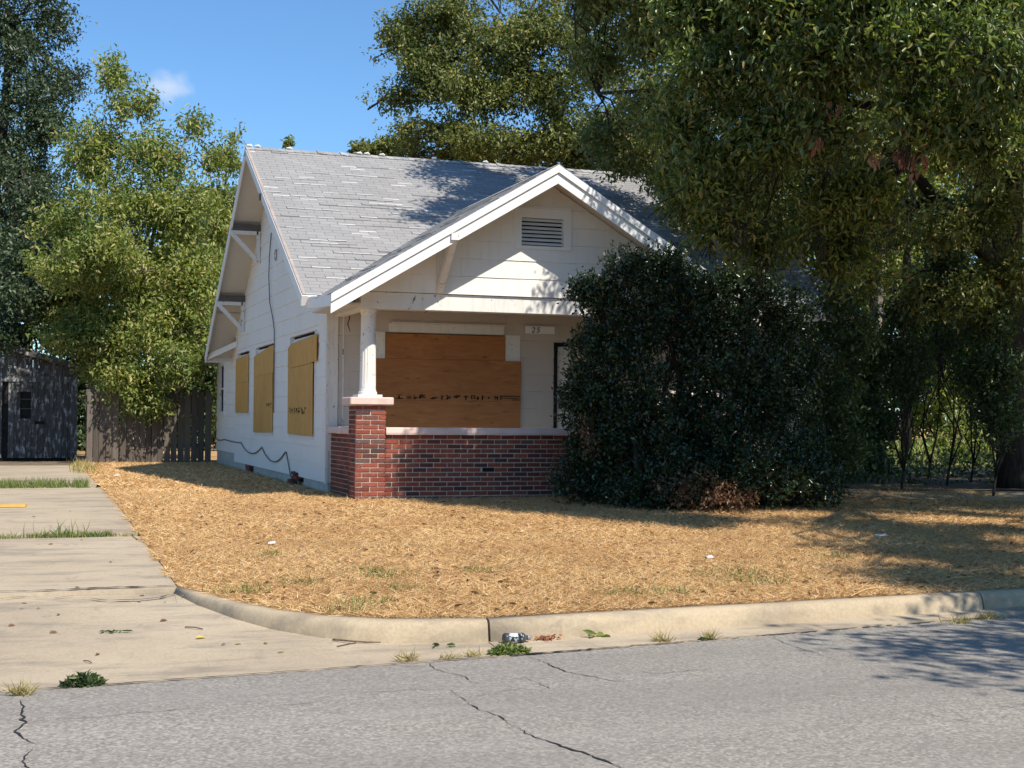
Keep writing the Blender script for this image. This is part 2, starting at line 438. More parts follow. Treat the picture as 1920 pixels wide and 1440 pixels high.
# ------------------------------------------------------------------ mass leaf meshes
def arr(v): return np.asarray(v, dtype=np.float64)
def unit(a): return a / np.maximum(np.linalg.norm(a, axis=1, keepdims=True), 1e-9)
TEMPL = {
    'diamond': (arr([[0, 0, 0], [0.42, 0.5, 0.16], [1, 0, -0.04], [0.42, -0.5, 0.16]]), [(0, 3, 2), (0, 2, 1)]),
    'leaf': (arr([[0, 0, 0], [0.28, 0.46, 0.14], [0.68, 0.36, 0.10], [1, 0, -0.12], [0.68, -0.36, 0.10], [0.28, -0.46, 0.14]]), [(0, 5, 4, 3), (0, 3, 2, 1)]),
    'blade': (arr([[0, -0.5, 0], [0, 0.5, 0], [1, 0, 0.0]]), [(0, 1, 2)]),
    'bent': (arr([[0, -0.5, 0], [0, 0.5, 0], [0.55, 0.4, 0.12], [0.55, -0.4, 0.12], [1, 0, 0.0]]), [(0, 1, 2, 3), (3, 2, 4)]),
}
def leaf_obj(name, P, A, N, L, Wd, mats, shape='diamond', parent=None, mi=None):
    P, A, N = arr(P), unit(arr(A)), arr(N)
    N = unit(N - A * np.sum(A * N, axis=1, keepdims=True)); B = np.cross(N, A)
    T, F = TEMPL[shape]
    k = len(T); n = len(P)
    V = (P[:, None, :] + T[None, :, 0, None] * A[:, None, :] * L[:, None, None] + T[None, :, 1, None] * B[:, None, :] * Wd[:, None, None]
         + T[None, :, 2, None] * N[:, None, :] * L[:, None, None])
    me = bpy.data.meshes.new(name)
    me.vertices.add(n * k)
    me.vertices.foreach_set('co', V.reshape(-1).astype(np.float32))
    lv = np.concatenate([arr(f) for f in F]).astype(np.int32)
    sizes = np.array([len(f) for f in F], dtype=np.int32)
    tot = len(lv)
    loops = (np.arange(n, dtype=np.int32)[:, None] * k + lv[None, :]).reshape(-1)
    me.loops.add(n * tot); me.loops.foreach_set('vertex_index', loops)
    starts0 = np.concatenate([[0], np.cumsum(sizes)[:-1]]).astype(np.int32)
    starts = (np.arange(n, dtype=np.int32)[:, None] * tot + starts0[None, :]).reshape(-1)
    me.polygons.add(n * len(F)); me.polygons.foreach_set('loop_start', starts)
    for mt in (mats if isinstance(mats, (list, tuple)) else [mats]): me.materials.append(mt)
    if mi is not None: me.polygons.foreach_set('material_index', np.repeat(arr(mi).astype(np.int32), len(F)))
    me.update(calc_edges=True)
    return link(name, me, parent)

LATR = Vector((R0.x, R0.y, 0)).normalized(); LATF = Vector((Fv.x, Fv.y, 0)).normalized()
def ellipsoid_points(c, r, n, power=0.42):
    """r = (across, deep, high) in metres, axes turned like the view"""
    d = unit(RNG.normal(size=(n, 3)))
    rr = RNG.random((n, 1)) ** power
    q = d * rr
    ax, dp = arr(LATR), arr(LATF)
    off = q[:, :1] * r[0] * ax + q[:, 1:2] * r[1] * dp + q[:, 2:3] * r[2] * arr([0, 0, 1])
    out = d[:, :1] * ax / r[0] + d[:, 1:2] * dp / r[1] + d[:, 2:3] * arr([0, 0, 1]) / r[2]
    return arr(c) + off, unit(out)
def noise_cull(P, freq, thr, seed=0.0):
    keep = np.array([noise.noise(Vector((p[0] * freq + seed, p[1] * freq, p[2] * freq))) > thr for p in P])
    return keep
def sprigs(tips, outs, m, length, leaf, droop=0.25, spread=0.9):
    """m leaves along a twig that ends at each tip"""
    n = len(tips)
    D = unit(outs + RNG.normal(scale=0.55, size=(n, 3)) + arr([0, 0, -droop]))
    t = RNG.random((n, m))
    base = tips[:, None, :] - D[:, None, :] * (t * length)[:, :, None]
    base = base + RNG.normal(scale=length * 0.13, size=(n, m, 3))
    ax = D[:, None, :] * 0.7 + RNG.normal(scale=spread, size=(n, m, 3)) * 0.8 + arr([0, 0, -droop])
    nn = RNG.normal(scale=0.6, size=(n, m, 3)) + arr([0.05, -0.15, 0.75])
    L = leaf[0] * (0.6 + 0.8 * RNG.random((n, m))); Wd = L * leaf[1] * (0.8 + 0.4 * RNG.random((n, m)))
    return base.reshape(-1, 3), ax.reshape(-1, 3), nn.reshape(-1, 3), L.reshape(-1), Wd.reshape(-1)
def wobble_line(a, b, n=5, amp=0.08, sag=0.0):
    a, b = Vector(a), Vector(b); L = (b - a).length
    pts = []
    for i in range(n + 1):
        t = i / n
        o = Vector(RNG.normal(size=3)) * amp * L * math.sin(math.pi * t) * 0.6
        pts.append(a.lerp(b, t) + o + Vector((0, 0, sag * L * math.sin(math.pi * t))))
    return pts

LIT_PX = {   # parts of house and lawn kept sunlit by thinning the crowns: (surface point, normal, outline in the view)
    'pediment': ((0, 19.70, 0), (0, -1, 0), [(640, 760), (640, 560), (800, 552), (960, 440), (990, 470), (975, 600), (724, 600), (722, 780), (722, 950), (655, 950)]),
    'rake': ((0, 18.95, 0), (0, -1, 0), [(610, 580), (610, 530), (1046, 300), (1060, 330), (700, 560)]),
    'roof': ((0, 20.70, 3.326), (0, -3.249, 6.06), [(440, 260), (735, 285), (745, 330), (720, 400), (745, 440), (600, 560), (560, 570)]),
    'lawn': ((0, 14.0, 0.25), (0, 0, 1), [(640, 958), (1000, 972), (1290, 992), (1430, 1012), (1560, 1062), (1640, 1104), (1560, 1180), (900, 1330), (0, 1440), (0, 900), (200, 880)])}
def in_poly(px, py, poly):
    c = False
    for (x0, y0), (x1, y1) in zip(poly, poly[1:] + poly[:1]):
        if (y0 > py) != (y1 > py) and px < (x1 - x0) * (py - y0) / (y1 - y0) + x0: c = not c
    return c
def sun_gap(P):
    keep = np.ones(len(P), bool)
    for i, p in enumerate(P):
        p = Vector(p)
        for o, n, poly in LIT_PX.values():
            n = Vector(n); den = n.dot(SUN_TO)
            t = (p - Vector(o)).dot(n) / den
            if t <= 0: continue
            q = p - SUN_TO * t - EYE; z = q.dot(Fv)
            if z > 1 and in_poly(960 + FPX * q.dot(Rv) / z, 720 - FPX * q.dot(Uv) / z, poly): keep[i] = False; break
    return keep

def tree(name, label, cat, trunk, lobes, leaf, mat, m=14, twig=0.6, shape='diamond', group=None, bark='bark', cull=(0.55, -0.25), droop=0.25,
         stems=(), limb_r=0.5, sub=14, twigs=0, extra=None, gap=False):
    """trunk: [(point, radius)...]; lobes: [(centre, (rx, rdeep, rz), sprigs)]; leaf=(length, width ratio)"""
    base = trunk[0][0]
    root = empty(name, base, label, cat, group)
    mb = MB()
    mb.tube([p for p, r in trunk], [r for p, r in trunk], 9)
    for st in stems: mb.tube([p for p, r in st], [r for p, r in st], 7)
    nodes = [(Vector(p), r) for line in (trunk, *stems) for p, r in line[1:]]
    P = [[], [], [], [], []]
    for c, r, n in lobes:
        c = Vector(c)
        tips, outs = ellipsoid_points(c, r, n)
        keep = noise_cull(tips, cull[0], cull[1], base[0])
        if gap: keep &= sun_gap(tips)
        tips, outs = tips[keep], outs[keep]
        if not len(tips): continue
        best = min(nodes, key=lambda q: (q[0] - c).length + max(0, q[0].z - c.z) * 0.8)
        ln_ = (best[0] - c).length
        rr = max(0.018, min(best[1] * limb_r, 0.03 * ln_ + 0.01))
        limb = wobble_line(best[0], c, 6, 0.10, 0.05)
        mb.tube(limb, [lerp(rr, rr * 0.3, i / 6) for i in range(7)], 6)
        for _ in range(min(sub, len(tips))):
            k = int(RNG.integers(len(tips)))
            a = limb[int(RNG.integers(2, 7))]
            mb.tube(wobble_line(a, tips[k], 4, 0.10, 0.03), [rr * 0.35, rr * 0.28, rr * 0.2, rr * 0.14, rr * 0.06], 4, cap=False)
        if twigs:
            for k in RNG.choice(len(tips), min(twigs, len(tips)), replace=False):
                q = Vector(tips[k]); o = Vector(outs[k])
                mb.tube([q - o * twig * 1.2, q - o * twig * 0.4 + Vector((0, 0, 0.02)), q], [0.007, 0.005, 0.002], 3, cap=False)
        for lst, a in zip(P, sprigs(tips, outs, m, twig, leaf, droop)): lst.append(a)
    mb.build('trunk', M[bark], root, smooth=True, recalc=False)
    P = [np.concatenate(a) for a in P]
    leaf_obj('crown', *P, M[mat], shape, root)
    if extra: extra(root)
    return root

# ================================================================== THE SETTING
def structure(o): o['kind'] = 'structure'; return o
mb = MB(); mb.add([(-700, -700, -0.12), (700, -700, -0.12), (700, 700, -0.12), (-700, 700, -0.12)], [(0, 1, 2, 3)])
structure(mb.build('ground', M['soil']))

# road
xs = [-60, -30, -15, -8, -4, -2, -0.124, 1.5, 3.15, 5, 7.62, 9.5, 12, 20, 40, 80]
mb = MB(); vs = []; fs = []
for x in xs:
    e = interp(x, ASPH)
    for t in (0, 0.3, 0.65, 1.0): vs.append((x, e - t * 10.5, 0.015 * math.sin(math.pi * t)))
for i in range(len(xs) - 1):
    for k in range(3): fs.append((i * 4 + k, i * 4 + k + 1, i * 4 + 5 + k, i * 4 + 4 + k))
mb.add(vs, fs)
road = structure(mb.build('road', M['asphalt'], recalc=False))
for p in road.data.polygons:
    if p.normal.z < 0: p.flip()

def crack(pts, w0, w1=None, flat=False):
    w1 = w1 or w0
    P = []
    for a, b in zip(pts, pts[1:]):
        n = max(2, int((b - a).length / 0.022))
        for i in range(n): P.append(a.lerp(b, i / n))
    P.append(pts[-1])
    vs = []; fs = []
    n = len(P)
    for i, p in enumerate(P):
        d = (P[min(i + 1, n - 1)] - P[max(i - 1, 0)]); d.z = 0; d.normalize()
        s = Vector((-d.y, d.x, 0))
        j = s * (0.020 * noise.noise(Vector((p.x * 14, p.y * 14, 1.0))) + random.uniform(-0.0035, 0.0035))
        w = 0.75 * lerp(w0, w1, i / n) * max(0.12, 0.75 + 0.9 * noise.noise(Vector((p.x * 9, p.y * 9, 4.0))) + random.uniform(-0.12, 0.12)) * (1 if flat else min(1, 0.15 + 3 * min(i, n - 1 - i) / n))
        for q in (p + j - s * w, p + j + s * w):
            vs.append((q.x, q.y, q.z + 0.004))
    for i in range(n - 1): fs.append((2 * i, 2 * i + 1, 2 * i + 3, 2 * i + 2))
    return vs, fs
def zr(p):    # crown of the road
    t = min(max((interp(p.x, ASPH) - p.y) / 10.5, 0), 1)
    ts = (0, 0.3, 0.65, 1.0)
    for a, b in zip(ts, ts[1:]):
        if t <= b: return lerp(0.015 * math.sin(math.pi * a), 0.015 * math.sin(math.pi * b), (t - a) / (b - a))
    return 0
def road_crack(px, w0, w1=None):
    pts = []
    for x, y in px:
        p = gz(x, y, 0.005); p.z = zr(p); pts.append(p)
    mb = MB(); v, f = crack(pts, w0, w1); mb.add(v, f); mb.build('crack', M['crack'], road, recalc=False)
Z7 = lambda L: [(x * 0.2917, 1140 + y * 0.2917) for x, y in L]
Z5 = lambda L: [(560 + x * 0.4167, 1080 + y * 0.4167) for x, y in L]
road_crack(Z7([(130, 590), (150, 640), (140, 680), (160, 740), (105, 785), (125, 820), (185, 855), (228, 885)]), 0.013, 0.010)
road_crack(Z7([(228, 885), (222, 910), (155, 950), (165, 990), (190, 1025), (230, 1080)]), 0.005, 0.007)
road_crack(Z7([(180, 742), (400, 712), (660, 705), (830, 675), (1050, 663), (1250, 645), (1320, 655), (1440, 640)]), 0.004, 0.005)
road_crack(Z7([(1640, 640), (1760, 630), (1900, 620), (2100, 600)]), 0.004, 0.003)
road_crack(Z5([(410, 393), (470, 405), (580, 405)]), 0.007, 0.003)
road_crack(Z5([(585, 388), (590, 400), (630, 425), (740, 450), (790, 480), (870, 500)]), 0.007, 0.004)
road_crack(Z5([(680, 512), (720, 540), (770, 580), (830, 610), (900, 635), (965, 680)]), 0.004, 0.008)
road_crack(Z5([(965, 680), (1020, 710), (1120, 750), (1240, 790), (1330, 815), (1400, 850), (1450, 875), (1520, 900)]), 0.008, 0.016)
road_crack(Z5([(1030, 363), (1100, 385), (1200, 430), (1330, 455), (1420, 475), (1560, 470)]), 0.009, 0.004)
road_crack(Z5([(240, 530), (380, 520), (520, 512), (680, 510)]), 0.004, 0.003)
road_crack(Z5([(940, 465), (1030, 462), (1100, 490), (1130, 510), (1210, 515)]), 0.004, 0.004)
road_crack(Z5([(790, 545), (900, 520), (1000, 510), (1120, 512)]), 0.003, 0.003)
road_crack(Z5([(1510, 425), (1600, 440), (1690, 435), (1760, 425), (1900, 427)]), 0.005, 0.003)
road_crack([(1440, 1190), (1470, 1205), (1560, 1235), (1590, 1245)], 0.004, 0.007)
road_crack([(1700, 1335), (1780, 1350), (1850, 1362), (1919, 1368)], 0.003, 0.003)
# dark seam where the asphalt meets the concrete
seam = [Vector((x, interp(x, ASPH), 0)) for x in (-4, -2, -0.124, 1.0, 2.0, 3.0, 3.6, 4.5, 6, 7.62, 9.5)]
mb = MB()
for a, b, w in zip(seam, seam[1:], (0.014, 0.014, 0.014, 0.013, 0.012, 0.032, 0.014, 0.013, 0.011, 0.009)):
    v, f = crack([a, b], w, flat=True); mb.add([(p[0], p[1] + 0.006, p[2] + 0.005) for p in v], f)
mb.build('seam', M['crack'], road, recalc=False)

# driveway, apron and gutter
def strip_mesh(name, xs, y0f, y1f, zf, mat, rows=6, parent=None, skirt=0.12, jit=0.0):
    mb = MB(); vs = []; fs = []
    n = rows + 1
    for x in xs:
        a, b = y0f(x), y1f(x)
        for k in range(n):
            y = lerp(a, b, k / rows)
            vs.append((x, y, zf(y) + random.uniform(-jit, jit)))
    top = len(vs)
    for i in range(len(xs) - 1):
        for k in range(rows): fs.append((i * n + k, i * n + n + k, i * n + n + k + 1, i * n + k + 1))
    # skirt round the border
    border = [i * n for i in range(len(xs))] + [(len(xs) - 1) * n + k for k in range(1, n)] + [i * n + rows for i in range(len(xs) - 2, -1, -1)] + [k for k in range(rows - 1, 0, -1)]
    for b in border: vs.append((vs[b][0], vs[b][1], vs[b][2] - skirt))
    nb = len(border)
    for i in range(nb): fs.append((border[i], top + i, top + (i + 1) % nb, border[(i + 1) % nb]))
    mb.add(vs, fs)
    return mb.build(name, mat, parent, recalc=True)
DX = 1.13
fr = lambda lo, hi, n: [lerp(lo, hi, i / n) for i in range(n + 1)]
def ragged(y, amp, seed):
    return lambda x: y + amp * noise.noise(Vector((x * 1.7, seed, 0))) + amp * 0.5 * noise.noise(Vector((x * 6, seed, 3)))
apx = fr(-3.4, 1.08, 40) + [1.10, 1.16, 1.22, 1.32, 1.42, 1.52, 1.62, 1.76, 1.90, 2.1, 2.3, 2.65, 2.99]
cut = ragged(10.98, 0.07, 1.0)
apron = strip_mesh('driveway', apx, lambda x: interp(x, ASPH) + 0.004, lambda x: cut(x) if x < 1.10 else interp(x, KF) + 0.03, za, M['concrete'], 8)
structure(apron)
structure(strip_mesh('gutter', [3.0, 3.6, 4.5, 5.5, 6.6, 7.62, 9.5, 12, 20, 40, 80], lambda x: interp(x, ASPH) + 0.004, lambda x: interp(x, KF) + 0.03, za, M['concrete'], 2))
# the broken strip between apron and first slab, in pieces
cut2 = ragged(11.36, 0.035, 5.0)
px0 = [-3.4, -1.7, -0.35, 0.30, 0.78, 1.12]
for a, b in zip(px0, px0[1:]):
    dz = random.uniform(-0.004, 0.002)
    strip_mesh('concrete_piece', fr(a + 0.0004, b - 0.0004, 12), lambda x: cut(x) + 0.008, lambda x: cut2(x) - 0.010, lambda y: za(11.0) + (y - 11.0) * 0.07 + dz, M['concrete'], 2, apron)
zd = lambda y: zt(y) + 0.002
zsl = lambda y: zd(y)
slabs = [(11.36, 15.33), (15.66, 19.6), (19.625, 23.85), (25.35, 29.4), (29.42, 34.3)]
for i, (a, b) in enumerate(slabs):
    y0 = (lambda x: cut2(x)) if i == 0 else ragged(a, 0.03, 9.0 + i)
    strip_mesh('driveway_slab', fr(-3.4, DX, 30), y0, ragged(b, 0.03, 20.0 + i), zd, M['concrete'], 6, apron)

def drive_crack_or_shadow(px, w0, w1=None, f=za):
    pts = [ground_at(x, y, f) + Vector((0, 0, 0.004)) for x, y in px]
    mb = MB(); v, q = crack(pts, w0, w1); mb.add(v, q); mb.build('crack', M['crack'], apron, recalc=False)  # also draws the painted shadow line of the slab step
zall = lambda y: za(y) if y < 11.0 else (za(11.0) + (y - 11.0) * 0.07 if y < 11.36 else zd(y))
drive_crack_or_shadow([(-20, 1110), (60, 1109), (130, 1106), (200, 1103), (270, 1101), (340, 1099)], 0.034, 0.045, lambda y: zd(y) + 0.004)  # shadow of the slab step, painted as a dark strip
drive_crack_or_shadow([(150, 1121), (200, 1127), (250, 1126), (300, 1122), (330, 1113)], 0.016, 0.026, lambda y: zall(y) + 0.006)
drive_crack_or_shadow([(-10, 1126), (40, 1120), (90, 1124), (140, 1118)], 0.012, 0.014, lambda y: zall(y) + 0.006)
drive_crack_or_shadow([(240, 1000), (262, 1016), (285, 1022)], 0.008, 0.008, zd)
# kerb in cast lengths
def kerb_piece(x0, x1):
    st = sorted(set([x0, x1] + [x for x, _ in KF if x0 < x < x1] + ([lerp(x0, x1, k / 6) for k in range(7)])))
    mb = MB(); vs = []; fs = []
    for x in st:
        # matching stations of foot and back
        i = next((k for k in range(len(KF) - 1) if KF[k][0] <= x <= KF[k + 1][0]), len(KF) - 2)
        t = (x - KF[i][0]) / (KF[i + 1][0] - KF[i][0])
        f = Vector((x, lerp(KF[i][1], KF[i + 1][1], t), 0)); b = Vector((lerp(KB[i][0], KB[i + 1][0], t), lerp(KB[i][1], KB[i + 1][1], t), 0))
        z0 = za(f.y); z1 = max(zt(b.y) + 0.012, z0 + 0.004); h = z1 - z0
        for q, z in ((0.0, z0 - 0.06), (0.0, z0 + 0.004), (0.10, z0 + 0.55 * h), (0.20, z0 + 0.84 * h), (0.34, z0 + 0.97 * h), (0.55, z1), (1.0, z1), (1.0, z0 - 0.06)):
            p = f.lerp(b, q); vs.append((p.x, p.y, z))
    n = 8
    for i in range(len(st) - 1):
        for k in range(n): fs.append((i * n + k, i * n + (k + 1) % n, (i + 1) * n + (k + 1) % n, (i + 1) * n + k))
    fs.append(tuple(range(n))); fs.append(tuple((len(st) - 1) * n + k for k in reversed(range(n))))
    mb.add(vs, fs); return mb
kerb = structure(kerb_piece(1.10, 2.995).build('kerb', M['kerb'], smooth=False))
for a, b in ((3.012, 7.29), (7.305, 11.6), (11.615, 16), (16.015, 30), (30.02, 79)): kerb_piece(a, b).build('kerb_length', M['kerb'], kerb)
for kk in [kerb] + list(kerb.children):
    for p in kk.data.polygons: p.use_smooth = len(p.vertices) == 4

# lawn: one sheet from the kerb to the woods behind
def lawn_z(x, y): return zt(y) + 0.018 * noise.noise(Vector((x * 0.9, y * 0.9, 0))) * min(1, max(0, (y - 9.6))) 
mb = MB(); vs = []; fs = []
lx = [1.14, 1.22, 1.36, 1.5, 1.7, 1.98, 2.36, 2.7, 3.02] + fr(3.4, 16, 32) + [18, 22, 30, 45, 80, 160]
ly = [0, 0.004, 0.01, 0.02, 0.035, 0.05, 0.07, 0.09, 0.11, 0.13, 0.15, 0.17, 0.19, 0.21, 0.24, 0.28, 0.33, 0.4, 0.5, 0.7, 1.0]
for x in lx:
    e = interp(x, KB) - 0.03
    for t in ly:
        y = lerp(e, 60, t); vs.append((x, y, lawn_z(x, y) - (0.01 if t == 0 else 0)))
    vs.append((x, 220, 0.36))
n = len(ly) + 1
for i in range(len(lx) - 1):
    for k in range(n - 1): fs.append((i * n + k, (i + 1) * n + k, (i + 1) * n + k + 1, i * n + k + 1))
mb.add(vs, fs)
structure(mb.build('lawn', M['lawnsoil'], smooth=True, recalc=False))
mb = MB(); mb.add([(-120, 34.0, 0.335), (1.14, 34.0, 0.335), (1.14, 220, 0.36), (-120, 220, 0.36)], [(0, 1, 2, 3)])
mb.add([(-120, 9.6, 0.14), (-3.42, 9.6, 0.14), (-3.42, 19.4, 0.35), (-120, 19.4, 0.35)], [(0, 1, 2, 3)])
mb.add([(-120, 19.4, 0.35), (-3.42, 19.4, 0.35), (-3.42, 34, 0.335), (-120, 34, 0.335)], [(0, 1, 2, 3)])
mb.add([(-3.42, 15, 0.24), (1.14, 15, 0.24), (1.14, 34, 0.32), (-3.42, 34, 0.32)], [(0, 1, 2, 3)])
structure(mb.build('yard_soil', M['soil'], recalc=False))
# pale walk crossing the shaded right side of the yard
mb = MB()
wv = []; 
for x, a, b in ((10.9, 20.05, 21.0), (12.2, 18.7, 20.6), (14, 17.9, 20.0), (17, 17.2, 19.6), (24, 16.5, 19.2), (40, 15.8, 18.8)):
    wv.append((x, a, b))
vs = []; fs = []
for x, a, b in wv: vs += [(x, a, zt(a) + 0.03), (x, b, zt(b) + 0.03)]
for i in range(len(wv) - 1): fs.append((2 * i, 2 * i + 2, 2 * i + 3, 2 * i + 1))
mb.add(vs, fs)
structure(mb.build('walk', M['concrete'], recalc=False))
# far grass in the sun behind the trees on the right
mb = MB(); mb.add([(15, 29.5, 0.385), (60, 29.5, 0.385), (90, 75, 0.40), (15, 75, 0.40)], [(0, 1, 2, 3)])
structure(mb.build('far_lawn', M['farlawn'], recalc=False))

# ================================================================== THE HOUSE
HX0, HX1 = 4.37, 12.66           # left and right wall
HY0, HY1 = 21.70, 31.97          # front and back wall of the main block
GND = 0.36
house = empty('house', (8.5, 26.0, GND), 'boarded-up white one-storey bungalow with grey shingle roof and brick-walled front porch', 'house')
RIDGE = (26.76, 6.575); EAVE_F = (20.70, 3.326); EAVE_B = (32.77, 2.884)
RX0, RX1 = 3.80, 13.23
def z_front(y): return EAVE_F[1] + (y - EAVE_F[0]) * (RIDGE[1] - EAVE_F[1]) / (RIDGE[0] - EAVE_F[0])
def z_back(y): return RIDGE[1] - (y - RIDGE[0]) * (RIDGE[1] - EAVE_B[1]) / (EAVE_B[0] - RIDGE[0])
PX, PZ, PSL = 7.12, 5.165, 0.60   # porch gable: ridge x, height, slope
PYF, PYW = 18.95, 19.70           # front of the rake, face of the pediment
def z_porch(x): return PZ - PSL * abs(x - PX)

# cores behind the siding (the siding pieces are thick enough to leave real window reveals)
T = 0.08
mb = MB()
out = [(HY0 + T, GND + 0.1), (HY1, GND + 0.1), (HY1, z_back(HY1) - 0.10), (RIDGE[0], RIDGE[1] - 0.10), (HY0 + T, z_front(HY0 + T) - 0.10)]
mb.prism([(HX0 + T, y, z) for y, z in out], [(HX1, y, z) for y, z in out])
wall = mb.build('wall', M['dark'], house)

ROW, COL = 0.275, 0.61
def siding(parent, name, outline, holes, v0, mapf, mat, stuff_after=None, uoff=0.0, rowh=ROW):
    """wedge-shaped siding pieces in courses, clipped to a convex outline and round the openings"""
    planes = inside_planes(outline)
    umin, umax = min(p[0] for p in outline), max(p[0] for p in outline)
    vmax = max(p[1] for p in outline)
    r = 0; rest = MB()
    while v0 + r * rowh < vmax:
        b = v0 + r * rowh
        u = umin - COL * (0.5 * (r % 2)) - uoff - COL
        while u < umax:
            rects = [(u + 0.0006, u + COL - 0.0006, b, b + rowh - 0.0012)]
            for (h0, h1, g0, g1) in holes:
                nr = []
                for (a0, a1, c0, c1) in rects:
                    if a1 <= h0 or a0 >= h1 or c1 <= g0 or c0 >= g1: nr.append((a0, a1, c0, c1)); continue
                    if a0 < h0: nr.append((a0, h0, c0, c1))
                    if a1 > h1: nr.append((h1, a1, c0, c1))
                    m0, m1 = max(a0, h0), min(a1, h1)
                    if c0 < g0: nr.append((m0, m1, c0, g0))
                    if c1 > g1: nr.append((m0, m1, g1, c1))
                rects = nr
            for (a0, a1, c0, c1) in rects:
                w = random.uniform(-0.003, 0.003)
                poly = clip_poly([(a0, c0 + w), (a1, c0 - w), (a1, c1), (a0, c1)], planes)
                if len(poly) < 3 or poly_area(poly) < 0.0015: continue
                jit = random.uniform(-0.0015, 0.0015)
                dep = lambda v: 0.004 + jit + 0.012 * (1 - min(1, max(0, (v - b) / rowh)))
                bot = [mapf(p[0], p[1], -T) for p in poly]; top = [mapf(p[0], p[1], dep(p[1])) for p in poly]
                if stuff_after is not None and stuff_after(poly): rest.prism(bot, top)
                else:
                    q = MB(); q.prism(bot, top); q.build(name, mat, parent)
            u += COL
        r += 1
    if rest.v: tag(rest.build('hidden_' + name, mat, parent), kind='stuff')

LW = lambda u, v, d: (HX0 - d, u, v)
FW = lambda u, v, d: (u, HY0 - d, v)
WIN = [(22.66, 24.90, 1.25, 2.93), (26.68, 28.90, 1.24, 2.92), (29.82, 31.62, 1.62, 2.91)]
outl = [(HY0, 0.52), (HY1, 0.52), (HY1, z_back(HY1) - 0.03), (RIDGE[0], RIDGE[1] - 0.05), (HY0, z_front(HY0) - 0.03)]
siding(wall, 'siding_piece', outl, WIN, 0.52, LW, M['siding'])
# rear extension with its low roof
mb = MB(); mb.box(HX0 + 0.03 + T, HX1, HY1 + 0.003, 35.45, 0.5, 3.02)
rear = mb.build('rear_wall', M['dark'], house)
siding(rear, 'siding_piece', [(HY1 + 0.005, 0.70), (35.45, 0.70), (35.45, 3.02), (HY1 + 0.005, 3.14)], [(34.0, 34.75, 1.60, 2.76)], 0.70, lambda u, v, d: (HX0 + 0.03 - d, u, v), M['siding'])
mb = MB(); mb.box(HX0 + 0.05, HX0 + 0.06, 34.05, 34.70, 1.65, 2.71, 1)
for a, b, c, d in ((33.95, 34.03, 1.56, 2.82), (34.72, 34.80, 1.56, 2.82), (34.03, 34.72, 2.72, 2.82), (34.03, 34.72, 1.56, 1.64), (34.03, 34.72, 2.16, 2.20)): mb.box(HX0 - 0.005, HX0 + 0.045, a, b, c, d)
mb.build('window', [M['oldtrim'], M['dark']], house)
mb = MB()
for (y0, z0), (y1, z1) in (((32.30, 3.28), (36.0, 3.02)),):
    mb.hexa([(4.02, y0, z0 - 0.05), (12.9, y0, z0 - 0.05), (12.9, y1, z1 - 0.05), (4.02, y1, z1 - 0.05), (4.02, y0, z0), (12.9, y0, z0), (12.9, y1, z1), (4.02, y1, z1)])
rr = mb.build('rear_roof', M['shingle'], house)
MB().box(3.5, 12.9, 36.002, 36.03, 2.80, 2.99).build('fascia', M['trim'], rr)
mb = MB(); mb.hexa([(4.352, 31.72, 3.07), (4.352, 31.76, 3.07), (3.84, 32.62, 2.80), (3.815, 32.58, 2.80), (4.352, 31.72, 3.20), (4.352, 31.76, 3.20), (3.84, 32.62, 2.93), (3.815, 32.58, 2.93)])
mb.build('eave_return', M['trim'], house)
# corner boards and porch-side trim
mb = MB(); mb.box(HX0 - 0.022, HX0 + 0.02, HY0 - 0.026, HY0 + 0.075, 0.50, 3.62)
mb.build('corner_board', M['oldtrim'], house)
mb = MB(); mb.box(HX0 + 0.022, HX0 + 0.16, HY0 - 0.03, HY0 - 0.0, 1.0, 3.2); mb.box(HX0 + 0.23, HX0 + 0.25, HY0 - 0.028, HY0, 1.0, 3.2)
mb.build('trim_board', M['oldtrim'], house)
# front wall inside the porch
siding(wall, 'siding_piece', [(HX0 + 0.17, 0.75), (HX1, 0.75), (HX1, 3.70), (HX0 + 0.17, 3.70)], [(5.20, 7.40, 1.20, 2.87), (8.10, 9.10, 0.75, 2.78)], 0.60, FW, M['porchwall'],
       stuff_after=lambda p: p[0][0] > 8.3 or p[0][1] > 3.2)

# foundation with gaps where the bricks show
for a, b in ((HY0 + 0.02, 23.75), (24.75, 29.35), (30.45, HY1)):
    MB().box(HX0 + 0.03, HX0 + 0.12, a, b, 0.10, 0.56).build('foundation', M['foundation'], house)
MB().box(HX0 + 0.045, HX0 + 0.12, HY1 + 0.003, 35.45, 0.10, 0.72).build('foundation', M['foundation'], house)
MB().box(HX0 + 0.10, HX1, HY0 + 0.2, HY1 - 0.1, 0.10, 0.55).build('crawl_space', M['dark'], house)
MB().box(HX0 + 0.5, HX1, HY0 + 0.05, HY0 + 0.14, 0.10, 0.75).build('foundation', M['foundation'], house)

BR = MB()
def bevel_box(w, d, h, bv):
    bm = bmesh.new(); bmesh.ops.create_cube(bm, size=1)
    bmesh.ops.scale(bm, vec=(w, d, h), verts=bm.verts)
    bmesh.ops.bevel(bm, geom=list(bm.edges), offset=bv, segments=1, affect='EDGES')
    me = bpy.data.meshes.new('brick'); bm.to_mesh(me); bm.free(); me.materials.append(M['brick']); return me
BM = {}
def brick(parent, cx, cy, cz, w, d, h, jit=0.002):
    key = (round(w, 3), round(d, 3), round(h, 3))
    if key not in BM: BM[key] = bevel_box(w, d, h, 0.004)
    o = link('brick', BM[key], parent)
    o.location = Vector((cx, cy, cz)) + Vector((random.uniform(-jit, jit), random.uniform(-jit, jit), random.uniform(-jit, jit)))
    o.rotation_euler = (0, 0, random.uniform(-0.008, 0.008))
    if parent.type == 'EMPTY': pass
    return o
